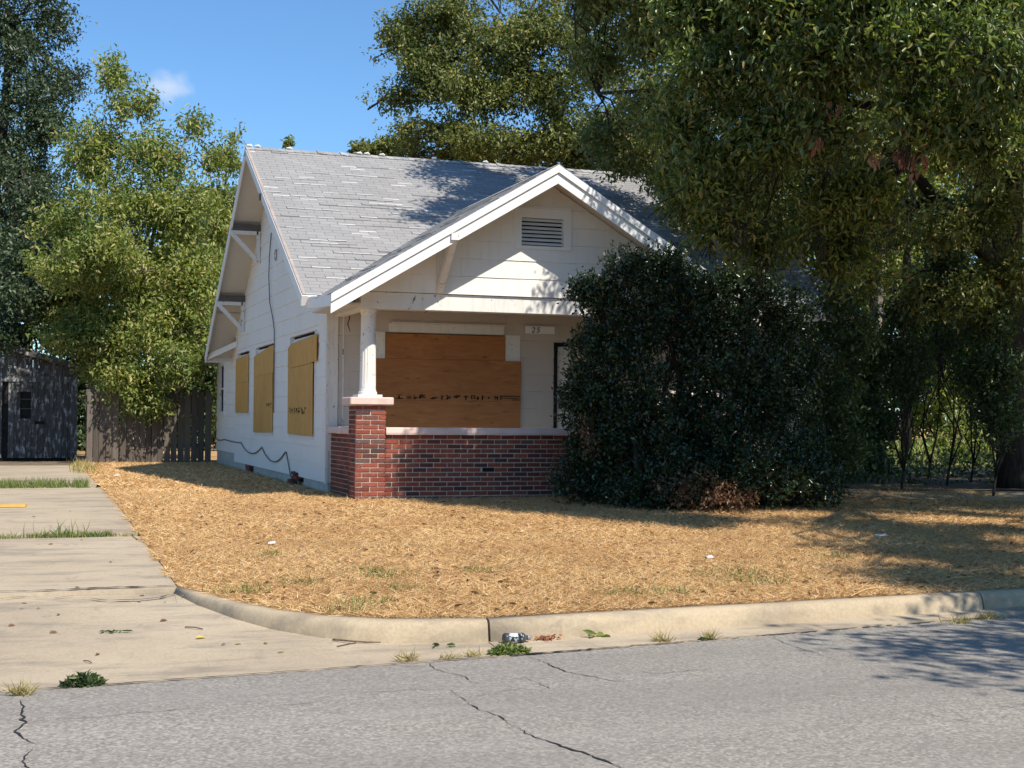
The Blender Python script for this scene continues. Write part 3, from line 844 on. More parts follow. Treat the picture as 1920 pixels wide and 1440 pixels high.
# loose brick piers under the siding
pier_b = MB().box(HX0 + 0.06, HX0 + 0.10, 23.78, 24.72, 0.12, 0.42).build('brick_pier', M['mortar'], house)
for k in range(4):
    for j in range(2 if k < 3 else 2):
        brick(pier_b, HX0 - 0.02 - 0.05 * (k < 2), 24.05 + j * 0.225 + 0.08 * (k % 2), 0.36 + k * 0.068, 0.095, 0.205, 0.058, 0.012)
pier_c = MB().box(HX0 + 0.06, HX0 + 0.10, 29.4, 30.4, 0.12, 0.50).build('brick_pier', M['mortar'], house)
for k in range(3):
    for j in range(3): brick(pier_c, HX0 + 0.02, 29.6 + j * 0.22, 0.36 + k * 0.068, 0.095, 0.205, 0.058, 0.008)

# ---- windows of the left wall, boarded
def window_left(y0, y1, z0, z1):
    mb = MB()
    mb.box(HX0 - 0.022, HX0 + 0.045, y0 - 0.075, y0 - 0.002, z0 - 0.03, z1 - 0.002)
    mb.box(HX0 - 0.022, HX0 + 0.045, y1 + 0.002, y1 + 0.075, z0 - 0.03, z1 - 0.002)
    mb.box(HX0 - 0.030, HX0 + 0.045, y0 - 0.02, y1 + 0.02, z0 - 0.075, z0 - 0.032)
    mb.box(HX0 + 0.028, HX0 + 0.05, y0 + 0.002, y1 - 0.002, z1 - 0.12, z1 - 0.05)
    mb.box(HX0 + 0.052, HX0 + 0.06, y0 + 0.004, y1 - 0.004, z0 + 0.004, z1 - 0.004, 1)
    return mb.build('window', [M['oldtrim'], M['dark']], house)
def ply_left(win, pts, d=0.03, th=0.013):
    mb = MB(); mb.prism([(HX0 - d, y, z) for y, z in pts], [(HX0 - d - th, y, z) for y, z in pts])
    return mb.build('plywood_sheet', M['plyside'], win)
w1 = window_left(*WIN[0])
ply_left(w1, [(22.68, 1.225), (24.97, 1.235), (24.99, 2.375), (22.70, 2.405)], 0.03)
ply_left(w1, [(22.80, 2.41), (24.99, 2.38), (24.99, 2.74), (24.72, 2.80), (22.80, 2.845)], 0.034)
ply_left(w1, [(22.36, 2.43), (22.79, 2.415), (22.79, 2.845), (22.36, 2.86)], 0.040)
w2 = window_left(*WIN[1])
ply_left(w2, [(26.66, 1.235), (28.99, 1.21), (28.99, 2.33), (26.70, 2.36)], 0.03)
ply_left(w2, [(26.62, 2.362), (28.99, 2.332), (28.99, 2.74), (28.2, 2.79), (27.0, 2.87), (26.62, 2.87)], 0.034)
w3 = window_left(*WIN[2])
ply_left(w3, [(29.80, 1.61), (31.68, 1.61), (31.68, 2.25), (29.80, 2.25)], 0.03)
ply_left(w3, [(29.80, 2.253), (31.68, 2.253), (31.68, 2.79), (29.80, 2.83)], 0.031)

def stencil(parent, mapf, u0, v0, w, h, glyphs, name='stencil_print'):
    """worn row of stamped block marks, too smeared to read; each mark is a few bars"""
    mb = MB()
    u = u0
    for g, gw in glyphs:
        for bar in g:
            a0, a1, b0, b1 = bar
            p = [mapf(u + a0 * gw * w, v0 + b0 * h), mapf(u + a1 * gw * w, v0 + b0 * h), mapf(u + a1 * gw * w, v0 + b1 * h), mapf(u + a0 * gw * w, v0 + b1 * h)]
            mb.add(p, [(0, 1, 2, 3)])
        u += gw * w * 1.22
    return mb.build(name, M['ink'], parent, recalc=False)
def smear(n, seed):
    """n blurred marks: short broken bars, heavier at the top, like a stamp dragged while wet"""
    rs = random.Random(seed); out = []
    for k in range(n):
        g = []
        for _ in range(rs.randint(4, 6)):
            if rs.random() < 0.6:
                y = rs.choice((0.05, 0.3, 0.55, 0.78)); a = rs.uniform(0, 0.4); g.append((a, rs.uniform(a + 0.3, 1.0), y + rs.uniform(-0.04, 0.04), y + rs.uniform(0.10, 0.2)))
            else:
                x = rs.choice((0.02, 0.35, 0.7)); g.append((x, x + rs.uniform(0.12, 0.22), rs.uniform(0, 0.3), rs.uniform(0.6, 1.0)))
        out.append((g, rs.choice((0.5, 0.8, 1.0, 1.1))))
    return out
# marks on the side board run with the wall (seen from outside, left to right is towards the porch)
tag(stencil(w1, lambda u, v: (HX0 - 0.0445, 24.86 - u, v), 0.0, 1.575, 0.19, 0.12, smear(9, 3)), kind='stuff')
tag(stencil(w2, lambda u, v: (HX0 - 0.0445, 27.35 - u, v), 0.0, 1.70, 0.16, 0.10, smear(4, 5)), kind='stuff')

# ---- front window, boarded
mb = MB()
mb.box(5.00, 5.274, HY0 - 0.03, HY0 + 0.05, 1.2, 2.878)
mb.box(7.256, 7.51, HY0 - 0.03, HY0 + 0.05, 1.2, 2.878)
mb.box(5.33, 7.235, HY0 - 0.036, HY0 + 0.05, 2.88, 3.015)
mb.box(5.36, 7.25, HY0 - 0.050, HY0 + 0.02, 3.018, 3.035)
mb.box(5.28, 7.25, HY0 + 0.052, HY0 + 0.06, 1.2, 2.865, 1)
wf = mb.build('window', [M['oldtrim'], M['dark']], house)
for x0, x1, z0, z1, d in ((5.277, 7.253, 2.462, 2.856, 0.036), (5.08, 7.521, 1.805, 2.459, 0.040), (5.08, 7.517, 1.18, 1.802, 0.041)):
    MB().box(x0, x1, HY0 - d - 0.013, HY0 - d, z0, z1).build('plywood_sheet', M['plyfront'], wf)
tag(stencil(wf, lambda u, v: (u, HY0 - 0.0565, v), 5.44, 1.825, 0.135, 0.08, smear(12, 11) + [([(0, 3.2, 0.72, 0.92), (0, 2.9, 0.38, 0.52), (0, 0.2, 0, 1), (1.8, 3.2, 0.05, 0.18)], 0.8)]), kind='stuff')
# door to the right, mostly behind the bush
mb = MB(); mb.box(8.10, 8.16, HY0 - 0.02, HY0 + 0.06, 0.75, 2.78); mb.box(9.04, 9.10, HY0 - 0.02, HY0 + 0.06, 0.75, 2.78); mb.box(8.16, 9.04, HY0 - 0.02, HY0 + 0.06, 2.72, 2.78)
dr = MB().box(8.165, 9.035, HY0 + 0.02, HY0 + 0.06, 0.76, 2.715).build('door', M['oldtrim'], house)
mb.build('door_frame', M['dark'], dr)
mb = MB(); mb.box(8.20, 8.235, HY0 - 0.03, HY0 + 0.02, 1.70, 1.84); mb.box(8.21, 8.30, HY0 - 0.05, HY0 - 0.03, 1.75, 1.77)
mb.build('door_handle', M['black'], dr)

# ---- brick porch
def brick_row_positions(a, b, r, pitch=0.2045):
    off = (r % 2) * pitch / 2
    pos = []; u = a - off
    while u < b - 0.02:
        u0, u1 = max(u, a), min(u + pitch, b)
        if u1 - u0 > 0.045: pos.append((u0 + 0.007, u1 - 0.007))
        u += pitch
    return pos
CH = 0.0677
NB = 14
ZB = 1.295 - NB * CH
pw = MB().box(4.82, 9.42, PYW + 0.030, PYW + 0.20, 0.1, 1.29).build('porch_wall', M['mortar'], house)
far = MB()
for r in range(NB):
    z = ZB + r * CH
    for a, b in brick_row_positions(4.815, 9.42, r):
        if a < 5.2 and r < 0: continue
        if r == 6 and a < 6.36 < b: continue                 # the missing brick
        if a < 7.25: brick(pw, (a + b) / 2, PYW + 0.062, z + CH / 2, round(b - a, 2), 0.09, CH - 0.014)
        else: far.box(a, b, PYW + 0.017, PYW + 0.10, z + 0.007, z + CH - 0.007)
tag(far.build('hidden_bricks', M['brickfar'], pw), kind='stuff')
MB().box(6.27, 6.45, PYW + 0.022, PYW + 0.028, ZB + 6 * CH + 0.004, ZB + 7 * CH - 0.004).build('hole_shade', M['dark'], pw)  # dark sheet painted as the shade inside the missing brick's gap
sw = MB().box(4.445, 4.60, 20.117, HY0 - 0.03, 0.1, 1.29).build('porch_side_wall', M['mortar'], house)
far = MB()
for r in range(NB):
    z = ZB + r * CH
    for a, b in brick_row_positions(20.118, HY0 - 0.028, r): far.box(4.43, 4.52, a, b, z + 0.007, z + CH - 0.007)
tag(far.build('bricks', M['brickfar'], sw), kind='stuff')
def cap_slab(x0, x1, y0, y1, z0, z1, parent, name='cap'):
    me = bevel_box(x1 - x0, y1 - y0, z1 - z0, 0.014); me.materials.clear(); me.materials.append(M['pink'])
    # cast in place: lower edge not quite straight
    o = link(name, me, parent)
    o.location = ((x0 + x1) / 2, (y0 + y1) / 2, (z0 + z1) / 2)
    return o
def long_cap(p0, p1, wy, z0, z1, parent, axis='x'):
    mb = MB(); n = 26; vs = []
    for i in range(n + 1):
        u = lerp(p0, p1, i / n); j = 0.007 * noise.noise(Vector((u * 3, 2, 1))); k = 0.007 * noise.noise(Vector((u * 4, 7, 1)))
        pr = ((wy[0] + j, z0 + k), (wy[0] - 0.006 + j, z0 + 0.03 + k), (wy[0] + j, z1 - 0.012), (wy[0] + 0.014, z1), (wy[1], z1), (wy[1], z0))
        vs += [(u, a, b) if axis == 'x' else (a, u, b) for a, b in pr]
    fs = []
    for i in range(n):
        for k in range(6): fs.append((i * 6 + k, i * 6 + (k + 1) % 6, i * 6 + 6 + (k + 1) % 6, i * 6 + 6 + k))
    fs += [tuple(range(6)), tuple(n * 6 + k for k in reversed(range(6)))]
    mb.add(vs, fs); return mb.build('cap', M['pink'], parent)
long_cap(4.815, 9.42, (PYW - 0.035, PYW + 0.25), 1.292, 1.395, pw)
long_cap(20.12, HY0 - 0.032, (4.375, 4.65), 1.292, 1.395, sw, 'y')
# pier
PXc, PYc = 4.591, 19.895
def pier(cx, parts):
    p = MB().box(cx - 0.208, cx + 0.208, PYc - 0.208, PYc + 0.208, 0.1, 1.70).build('porch_pier', M['mortar'], house)
    n = 20
    zb = 1.705 - n * CH
    fm = MB()
    for r in range(n):
        z = zb + r * CH + CH / 2; h = CH - 0.014
        x0, x1 = cx - 0.22, cx + 0.22
        fr_ = [(x0, cx - 0.007), (cx + 0.007, x1)] if r % 2 == 0 else [(x0, x0 + 0.10), (x0 + 0.11, x1 - 0.11), (x1 - 0.10, x1)]
        if parts:
            for a, b in fr_: brick(p, (a + b) / 2, PYc - 0.175, z, b - a, 0.09, h)
            sd_ = [(PYc - 0.12, PYc + 0.05), (PYc + 0.06, PYc + 0.22)] if r % 2 == 0 else [(PYc - 0.12, PYc + 0.11), (PYc + 0.12, PYc + 0.22)]
            for a, b in sd_: fm.box(cx - 0.22, cx - 0.13, a, b, z - h / 2, z + h / 2)
            fm.box(cx + 0.13, cx + 0.22, PYc - 0.12, PYc + 0.22, z - h / 2, z + h / 2)
        else: fm.box(cx - 0.22, cx + 0.22, PYc - 0.22, PYc - 0.12, z - h / 2, z + h / 2)
    tag(fm.build('side_bricks', M['brickfar'], p), kind='stuff')
    mb = MB(); mb.box(cx - 0.235, cx + 0.235, PYc - 0.235, PYc + 0.235, 0.30, zb - 0.003)
    mb.build('footing', M['mortar'], p)
    cap_slab(cx - 0.315, cx + 0.315, PYc - 0.30, PYc + 0.30, 1.71, 1.822, p)
    return p
pier(PXc, True)
pier(2 * PX - PXc, False)
# fluted column
def column(cx):
    mb = MB(); n = 64
    zs = [1.862, 1.90, 1.905, 1.925, 1.93, 1.99, 2.01, 2.50, 2.53, 2.75, 3.0, 3.02, 3.05, 3.055, 3.088]
    rs = [0.135, 0.135, 0.122, 0.122, 0.117, 0.116, 0.116, 0.110, 0.109, 0.106, 0.103, 0.112, 0.116, 0.125, 0.125]
    vs = []; fs = []
    for z, r in zip(zs, rs):
        fl = 0.011 if 2.0 < z < 2.51 else 0.0
        for k in range(n):
            a = 2 * math.pi * k / n
            q = r - fl * max(0, math.cos(a * 16)) ** 1.0 * 1.0
            vs.append((cx + q * math.cos(a), PYc + q * math.sin(a), z))
    for i in range(len(zs) - 1):
        for k in range(n): fs.append((i * n + k, i * n + (k + 1) % n, (i + 1) * n + (k + 1) % n, (i + 1) * n + k))
    fs += [tuple(reversed(range(n))), tuple((len(zs) - 1) * n + k for k in range(n))]
    mb.add(vs, fs)
    c = mb.build('column', M['oldtrim'], house, smooth=False)
    b = MB(); b.box(cx - 0.175, cx + 0.175, PYc - 0.175, PYc + 0.175, 1.824, 1.860)
    b.build('plinth', M['oldtrim'], c)
column(PXc); column(2 * PX - PXc)
# porch floor, ceiling and beams
MB().box(4.62, 9.4, PYW + 0.22, HY0 - 0.02, 0.2, 0.74).build('porch_floor', M['foundation'], house)
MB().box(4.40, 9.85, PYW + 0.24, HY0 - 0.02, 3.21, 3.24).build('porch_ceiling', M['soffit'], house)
MB().box(4.44, 9.80, PYW + 0.02, PYW + 0.235, 3.09, 3.322).build('porch_beam', M['oldtrim'], house)
MB().box(4.47, 4.62, PYW + 0.237, HY0 - 0.03, 3.09, 3.209).build('porch_beam', M['oldtrim'], house)
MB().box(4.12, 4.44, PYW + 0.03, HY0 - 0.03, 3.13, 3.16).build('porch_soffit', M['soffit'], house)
# pediment
hw = 3.0
mb = MB()
tri = [(PX - 2.74, 3.33), (PX + 2.74, 3.33), (PX + 2.74, z_porch(PX + 2.74) - 0.06), (PX, PZ - 0.06), (PX - 2.74, z_porch(PX - 2.74) - 0.06)]
mb.prism([(x, PYW + T, z) for x, z in tri], [(x, PYW + T + 0.08, z) for x, z in tri])
ped = mb.build('pediment', M['dark'], house)
siding(ped, 'siding_piece', tri, [(6.71, 7.60, 4.045, 4.63)], 3.33, lambda u, v, d: (u, PYW - d, v), M['siding'], rowh=0.262,
       stuff_after=lambda p: min(q[0] for q in p) > 8.4)
mb = MB()
for a, b, c, d in ((6.70, 6.825, 4.035, 4.64), (7.485, 7.61, 4.035, 4.64), (6.825, 7.485, 4.50, 4.64), (6.825, 7.485, 4.035, 4.085)): mb.box(a, b, PYW - 0.035, PYW + 0.07, c, d)
mb.box(6.69, 7.62, PYW - 0.055, PYW + 0.03, 4.642, 4.665)
vent = mb.build('gable_vent', M['trim'], house)
MB().box(6.826, 7.484, PYW + 0.065, PYW + 0.075, 4.086, 4.499).build('vent_back', M['dark'], vent)
for k in range(7):
    z = 4.105 + k * 0.058; tl = random.uniform(-0.004, 0.004)
    MB().hexa([(6.83, PYW - 0.022, z), (7.48, PYW - 0.022, z + tl), (7.48, PYW - 0.014, z + tl - 0.004), (6.83, PYW - 0.014, z - 0.004),
               (6.83, PYW + 0.024, z + 0.040), (7.48, PYW + 0.024, z + tl + 0.040), (7.48, PYW + 0.034, z + tl + 0.038), (6.83, PYW + 0.034, z + 0.038)]).build('slat', M['trim'], vent)
# knee braces under the porch rake
for cx in (5.585, 2 * PX - 5.585):
    zt_ = z_porch(cx) - 0.24
    mb = MB(); mb.beam((cx, PYW - 0.02, 3.37), (cx, PYF + 0.03, zt_ + 0.02), 0.085, 0.095, Vector((0, 0.7, 0.7)))
    b = mb.build('knee_brace', M['oldtrim'], house)
    MB().box(cx - 0.055, cx + 0.055, PYF - 0.05, PYF + 0.10, zt_ + 0.01, zt_ + 0.10).build('brace_cap', M['oldtrim'], b)
    MB().box(cx - 0.05, cx + 0.05, PYW - 0.045, PYW - 0.018, 3.35, z_porch(cx) - 0.10).build('brace_foot', M['oldtrim'], b)

# ---- roofs
def slope_frame(y0, z0, y1, z1):
    L = math.hypot(y1 - y0, z1 - z0); return L, ((y1 - y0) / L, (z1 - z0) / L)
LF, (ay, az) = slope_frame(EAVE_F[0], EAVE_F[1], RIDGE[0], RIDGE[1])
def on_front(x, s, h): return (x, EAVE_F[0] + s * ay - h * az, EAVE_F[1] + s * az + h * ay)
# deck: front slope, back slope
mb = MB()
def slab(mb, pf, x0, x1, s0, s1, h0, h1, mi=0):
    mb.hexa([pf(x0, s0, h0), pf(x1, s0, h0), pf(x1, s1, h0), pf(x0, s1, h0), pf(x0, s0, h1), pf(x1, s0, h1), pf(x1, s1, h1), pf(x0, s1, h1)], mi)
slab(mb, on_front, RX0, RX1, 0.0, LF, -0.035, -0.004)
LB, (by, bz) = slope_frame(RIDGE[0], RIDGE[1], EAVE_B[0], EAVE_B[1])
def on_back(x, s, h): return (x, RIDGE[0] + s * by - h * bz, RIDGE[1] + s * bz + h * by)
slab(mb, on_back, RX0, RX1, 0.0, LB, -0.035, -0.004)
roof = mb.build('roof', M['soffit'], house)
mb = MB(); slab(mb, on_back, RX0 - 0.01, RX1, -0.01, LB + 0.02, -0.002, 0.016); mb.build('rear_slope_shingles', M['shingle'], roof)

def strip(pf, x0, s0, expo, lift, w=0.914, clip=None, mb=None):
    """one three-tab shingle: three tabs with slots, butt edge proud; some tabs have a pale worn lip"""
    mb = mb if mb is not None else MB()
    x1 = x0 + w
    lo, hi = (clip if clip else (x0, x1))
    for t in range(3):
        a, b = max(x0 + t * w / 3 + 0.003, lo), min(x0 + (t + 1) * w / 3 - 0.003, hi)
        if b - a < 0.02: continue
        h0 = 0.009 + lift * (0.6 + 0.6 * random.random()); j = random.uniform(-0.004, 0.004)
        h0b = h0 * (1 + random.uniform(-0.2, 0.2) * (lift > 0.004))
        worn = random.random() < (0.45 if lift > 0.004 else 0.05)
        lip = random.uniform(0.016, 0.032) if worn else 0.0
        q = lip / (expo + 0.02)
        v = [pf(a, s0 + j, 0.0), pf(b, s0 + j, 0.0), pf(b, s0 + expo + 0.02, 0.001), pf(a, s0 + expo + 0.02, 0.001),
             pf(a, s0 + j, h0), pf(b, s0 + j, h0b), pf(b, s0 + expo + 0.02, 0.005), pf(a, s0 + expo + 0.02, 0.005)]
        fs = [(3, 2, 1, 0), (0, 1, 5, 4), (1, 2, 6, 5), (2, 3, 7, 6), (3, 0, 4, 7)]
        if worn:
            v += [pf(a, s0 + j + lip, lerp(h0, 0.005, q)), pf(b, s0 + j + lip, lerp(h0b, 0.005, q))]
            fs += [(4, 5, 9, 8), (8, 9, 6, 7)]
        else: fs += [(4, 5, 6, 7)]
        base = len(mb.v)
        mb.v.extend(v)
        for k, f in enumerate(fs):
            mb.f.append(tuple(base + i for i in f)); mb.m.append(1 if worn and k == 5 else 0)
    return mb
EXPO = 0.13
rest = MB(); cand = []
rows = int(LF / EXPO)
rowlift = {}
for r in range(rows):
    s = r * EXPO
    x = RX0 - 0.015 - (r % 6) * 0.152
    run = 0
    while x < RX1:
        y = EAVE_F[0] + s * ay; zz = z_front(y)
        if run <= 0 and random.random() < 0.20: run = random.choice((1, 1, 2))
        lift = 0.0
        if run > 0: lift = random.uniform(0.008, 0.018); run -= 1
        a, b = x, x + 0.914
        hidden = all(z_porch(q) > zz + 0.05 and abs(q - PX) < 3.26 for q in (a, b, (a + b) / 2))
        if not hidden and b > RX0:
            cand.append((Vector(((a + b) / 2, y, zz)), r, a, s, lift, (max(a, RX0 - 0.012), min(b, RX1))))
        x += 0.914
def vis_rank(c):
    p = c[0] - EYE
    zc = p.dot(Fv); pxx = 960 + FPX * p.dot(Rv) / zc
    return zc + (1000 if pxx > 1215 else 0)
cand.sort(key=vis_rank)
for i, (ctr, r, a, s, lift, clp) in enumerate(cand):
    if i < 290:
        q = strip(on_front, a, s, EXPO, lift, clip=clp)
        if q.v: q.build('shingle', [M['shingle'], M['butt']], roof, recalc=False)
    else: strip(on_front, a, s, EXPO, lift, clip=clp, mb=rest)
tag(rest.build('upper_shingles', [M['shingle'], M['butt']], roof, recalc=False), kind='stuff')
# rusty edge strip on the left rake, barge boards
mb = MB(); slab(mb, on_front, RX0 - 0.016, RX0 + 0.032, 0.0, LF - 0.05, 0.011, 0.017); mb.build('edge_strip', M['rust'], roof)
for x0 in (RX0 - 0.028, RX1 + 0.003):
    mb = MB(); slab(mb, on_front, x0, x0 + 0.025, -0.01, LF - 0.02, -0.15, -0.002); slab(mb, on_back, x0, x0 + 0.025, 0.02, LB + 0.01, -0.17, -0.002)
    mb.build('barge_board', M['trim'], roof)
mb = MB(); slab(mb, on_back, RX0 + 0.003, RX1, LB + 0.002, LB + 0.024, -0.15, -0.002); mb.build('fascia', M['trim'], roof)
# soffit board joint line and purlins with brackets under the left rake
def purlin(y, zroof, front=False):
    zt_ = zroof - 0.06
    b = MB().box(RX0 + 0.0, HX0 - 0.018, y - 0.05, y + 0.05, zt_ - 0.17, zt_ - 0.035).build('purlin', M['greybeam'], roof)
    if front: return
    mb = MB()
    mb.box(RX0 - 0.05, HX0 - 0.06, y - 0.045, y + 0.045, zt_ - 0.245, zt_ - 0.172)
    mb.box(HX0 - 0.09, HX0 - 0.018, y - 0.045, y + 0.045, zt_ - 0.80, zt_ - 0.172)
    mb.beam((RX0 - 0.03, y, zt_ - 0.21), (HX0 - 0.05, y, zt_ - 0.78), 0.08, 0.075, Vector((1, 0, 0.6)))
    mb.build('bracket', M['oldtrim'], b)
purlin(28.56, z_back(28.56)); purlin(30.62, z_back(30.62))
yy = 24.75
MB().box(RX0 - 0.05, HX0 - 0.018, yy - 0.05, yy + 0.05, z_front(yy) - 0.20, z_front(yy) - 0.08).build('purlin', M['greybeam'], roof)
MB().box(RX0 + 0.01, HX0 - 0.02, 31.22, 31.25, z_back(31.23) - 0.075, z_back(31.23) - 0.052).build('soffit_batten', M['soffit'], roof)
# ridge caps
nc = int((RX1 - RX0) / 0.15)
for k in range(nc):
    x0 = RX0 - 0.02 + k * 0.15; x1 = x0 + 0.19
    up = 0.012 if random.random() < 0.8 else 0.03
    mb = MB()
    for sgn, fy, fz in ((-1, ay, az), (1, by, -bz)):
        n_ = Vector((0, sgn * fz, fy))
        a = Vector((0, RIDGE[0], RIDGE[1] + 0.012)); e = a + Vector((0, sgn * fy * 0.14, -fz * 0.14))
        mb.hexa([(x0, a.y, a.z + up - 0.006), (x1, a.y, a.z - 0.002), (x1, e.y, e.z + 0.002), (x0, e.y, e.z + up - 0.006),
                 (x0, a.y, a.z + up + 0.004), (x1, a.y, a.z + 0.008), (x1, e.y, e.z + 0.010), (x0, e.y, e.z + up + 0.004)])
    worn = k in (0, 1, 5, 14, 15, 17, 24, 31)
    mb.build('ridge_cap', M['ridgewhite'] if worn and k > 99 else M['ridgecap'], roof)
    if worn:
        mb = MB(); mb.tube([(x0 + 0.02, RIDGE[0] - 0.03, RIDGE[1] + 0.028 + up), (x0 + 0.09, RIDGE[0] - 0.04, RIDGE[1] + 0.034 + up), (x0 + 0.13, RIDGE[0] - 0.03, RIDGE[1] + 0.03)], [0.012, 0.026, 0.010], 6)
        mb.build('torn_cap_edge', M['ridgewhite'], roof)

# porch gable roof
mb = MB()
def on_pl(sgn):
    L, (ax_, az_) = slope_frame(PX - 3.24, z_porch(PX - 3.24), PX, PZ)
    return L, (lambda y, s, h: (PX - sgn * (3.24 - s * ax_ + h * az_), y, z_porch(PX - 3.24) + s * az_ + h * ax_))
LP, pl_l = on_pl(1); _, pl_r = on_pl(-1)
ridge_back = 24.05
def porch_slab(mb, pf, h0, h1, y0=PYF + 0.002):
    # lower edge ends at the main eave, ridge runs back to the main slope
    pts = [(y0, 0.0), (20.72, 0.0), (ridge_back, LP), (y0, LP)]
    mb.prism([pf(y, s, h0) for y, s in pts], [pf(y, s, h1) for y, s in pts])
porch_slab(mb, pl_l, -0.04, -0.004); porch_slab(mb, pl_r, -0.04, -0.004)
proof = mb.build('porch_roof', M['soffit'], house)
mb = MB()
for pf in (pl_l, pl_r):
    for r in range(int(LP / EXPO)):
        s = r * EXPO; y = PYF - 0.03 - (r % 6) * 0.152
        yend = lerp(20.75, ridge_back + 0.1, s / LP)
        while y < yend:
            strip(pf, y, s, EXPO, random.choice((0, 0, 0, 0, 0.008)), clip=(max(y, PYF - 0.035), min(y + 0.914, yend)), mb=mb); y += 0.914
tag(mb.build('porch_shingles', [M['shingle'], M['butt']], proof, recalc=True), kind='stuff')
mb = MB()
for k in range(34):
    y0 = PYF - 0.03 + k * 0.15
    if y0 + 0.19 > ridge_back + 0.1: break
    mb.prism([(PX - 0.13, y0, PZ - 0.062), (PX, y0, PZ + 0.022), (PX + 0.13, y0, PZ - 0.062), (PX, y0, PZ + 0.008)], [(PX - 0.13, y0 + 0.19, PZ - 0.07), (PX, y0 + 0.19, PZ + 0.012), (PX + 0.13, y0 + 0.19, PZ - 0.07), (PX, y0 + 0.19, PZ)])
tag(mb.build('porch_ridge_caps', M['ridgecap'], proof), kind='stuff')
# rake boards: crown strip over a wider board, mitred at the peak
def rake(z0, z1, y0, y1, name):
    for sgn in (1, -1):
        xe = PX - sgn * 3.27
        a = [(PX, PZ + z0), (xe, z_porch(xe) + z0), (xe, z_porch(xe) + z1), (PX, PZ + z1)]
        mb = MB(); mb.prism([(x, y0, z) for x, z in a], [(x, y1, z) for x, z in a]); mb.build(name, M['trim'], proof)
rake(-0.262, -0.112, PYF - 0.012, PYF + 0.02, 'rake_board')
rake(-0.105, 0.000, PYF - 0.042, PYF + 0.02, 'rake_moulding')
rake(-0.113, -0.104, PYF - 0.003, PYF + 0.02, 'rake_joint')
for xe in (PX - 3.25, PX + 3.25):
    s_ = 1 if xe > PX else -1
    mb = MB(); x0, x1 = sorted((xe, xe - s_ * 0.03))
    mb.hexa([(x0, PYF + 0.022, 3.045), (x1, PYF + 0.022, 3.045), (x1, 20.78, 3.13), (x0, 20.78, 3.13), (x0, PYF + 0.022, 3.20), (x1, PYF + 0.022, 3.20), (x1, 20.78, 3.30), (x0, 20.78, 3.30)])
    mb.build('fascia', M['trim'], proof)
# main front eave fascia right of the porch, and end grain at the left
mb = MB(); slab(mb, on_front, 10.4, RX1, -0.028, -0.002, -0.14, -0.002); mb.build('fascia', M['trim'], roof)
mb = MB(); slab(mb, on_front, RX0 - 0.03, RX0 + 0.2, -0.03, -0.003, -0.16, -0.001); mb.build('eave_end', M['trim'], roof)

# ---- cables on the left wall
def cable(pts, r, name='cable'):
    mb = MB(); mb.tube(pts, r, 5); return mb.build(name, M['wire'], house)
xw = HX0 - 0.03
cable([(xw, 27.10, 5.04), (xw - 0.02, 27.16, 4.6), (xw - 0.02, 27.2, 4.2), (xw - 0.02, 27.05, 3.7), (xw - 0.01, 26.75, 3.4), (xw - 0.01, 26.55, 3.15), (xw - 0.01, 26.5, 2.7), (xw - 0.01, 26.5, 2.2), (xw - 0.01, 26.5, 1.6)], 0.011)
def swag(a, b, s, n=8):
    return [(lerp(a[0], b[0], i / n), lerp(a[1], b[1], i / n), lerp(a[2], b[2], i / n) - s * 4 * (i / n) * (1 - i / n)) for i in range(n + 1)]
wp = [(xw, 35.4, 0.985), (xw, 33.6, 0.99), (xw, 30.85, 0.965), (xw, 27.95, 0.93), (xw, 25.25, 0.905)]
pts = []
for a, b, s in zip(wp, wp[1:], (0.04, 0.02, 0.18, 0.23)): pts += swag(a, b, s)[:-1]
pts += [wp[-1], (xw, 25.15, 0.90), (xw, 24.95, 0.75), (xw, 24.7, 0.52), (xw + 0.03, 24.6, 0.40)]
cable(pts, 0.012)
# little hook ring by the top of the wire, hanging scraps in the porch
mb = MB(); rg = [(xw, 26.55 + 0.10 * math.cos(t), 4.56 + 0.10 * math.sin(t)) for t in fr(0, 6.1, 10)]
mb.tube(rg, 0.008, 5); mb.build('cable_loop', M['wire'], house)
mb = MB(); mb.tube([(4.62, 21.35, 3.20), (4.63, 21.34, 3.05), (4.60, 21.33, 2.96), (4.64, 21.33, 2.84)], [0.012, 0.010, 0.012, 0.005], 5); mb.build('hanging_scrap', M['stick'], house)
mb = MB(); mb.tube([(5.75, 20.6, 3.21), (5.70, 20.58, 3.17), (5.60, 20.56, 3.11)], [0.010, 0.014, 0.004], 5); mb.build('hanging_scrap', M['stick'], house)

# ---- number plate
pl = MB().box(7.60, 8.10, HY0 - 0.040, HY0 - 0.022, 2.915, 3.035).build('number_plate', M['plate'], house)
def text_mesh(txt, size, shear=0.2):
    cu = bpy.data.curves.new('digits', 'FONT'); cu.body = txt; cu.size = size; cu.shear = shear; cu.extrude = 0.003; cu.space_character = 1.35
    o = bpy.data.objects.new('digits', cu); C.objects.link(o)
    dg = bpy.context.evaluated_depsgraph_get(); dg.update()
    me = bpy.data.meshes.new_from_object(o.evaluated_get(dg))
    bpy.data.objects.remove(o); bpy.data.curves.remove(cu)
    me.materials.clear(); me.materials.append(M['black'])
    return me
dg_ = link('digits', text_mesh('25', 0.125), pl)
dg_.rotation_euler = (math.pi / 2, 0, 0); dg_.location = (7.695, HY0 - 0.044, 2.932)

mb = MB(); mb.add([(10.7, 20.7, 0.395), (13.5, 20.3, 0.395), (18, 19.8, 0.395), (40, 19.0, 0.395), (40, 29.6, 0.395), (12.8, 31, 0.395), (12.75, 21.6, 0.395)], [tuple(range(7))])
structure(mb.build('shaded_soil', M['soil'], recalc=False))
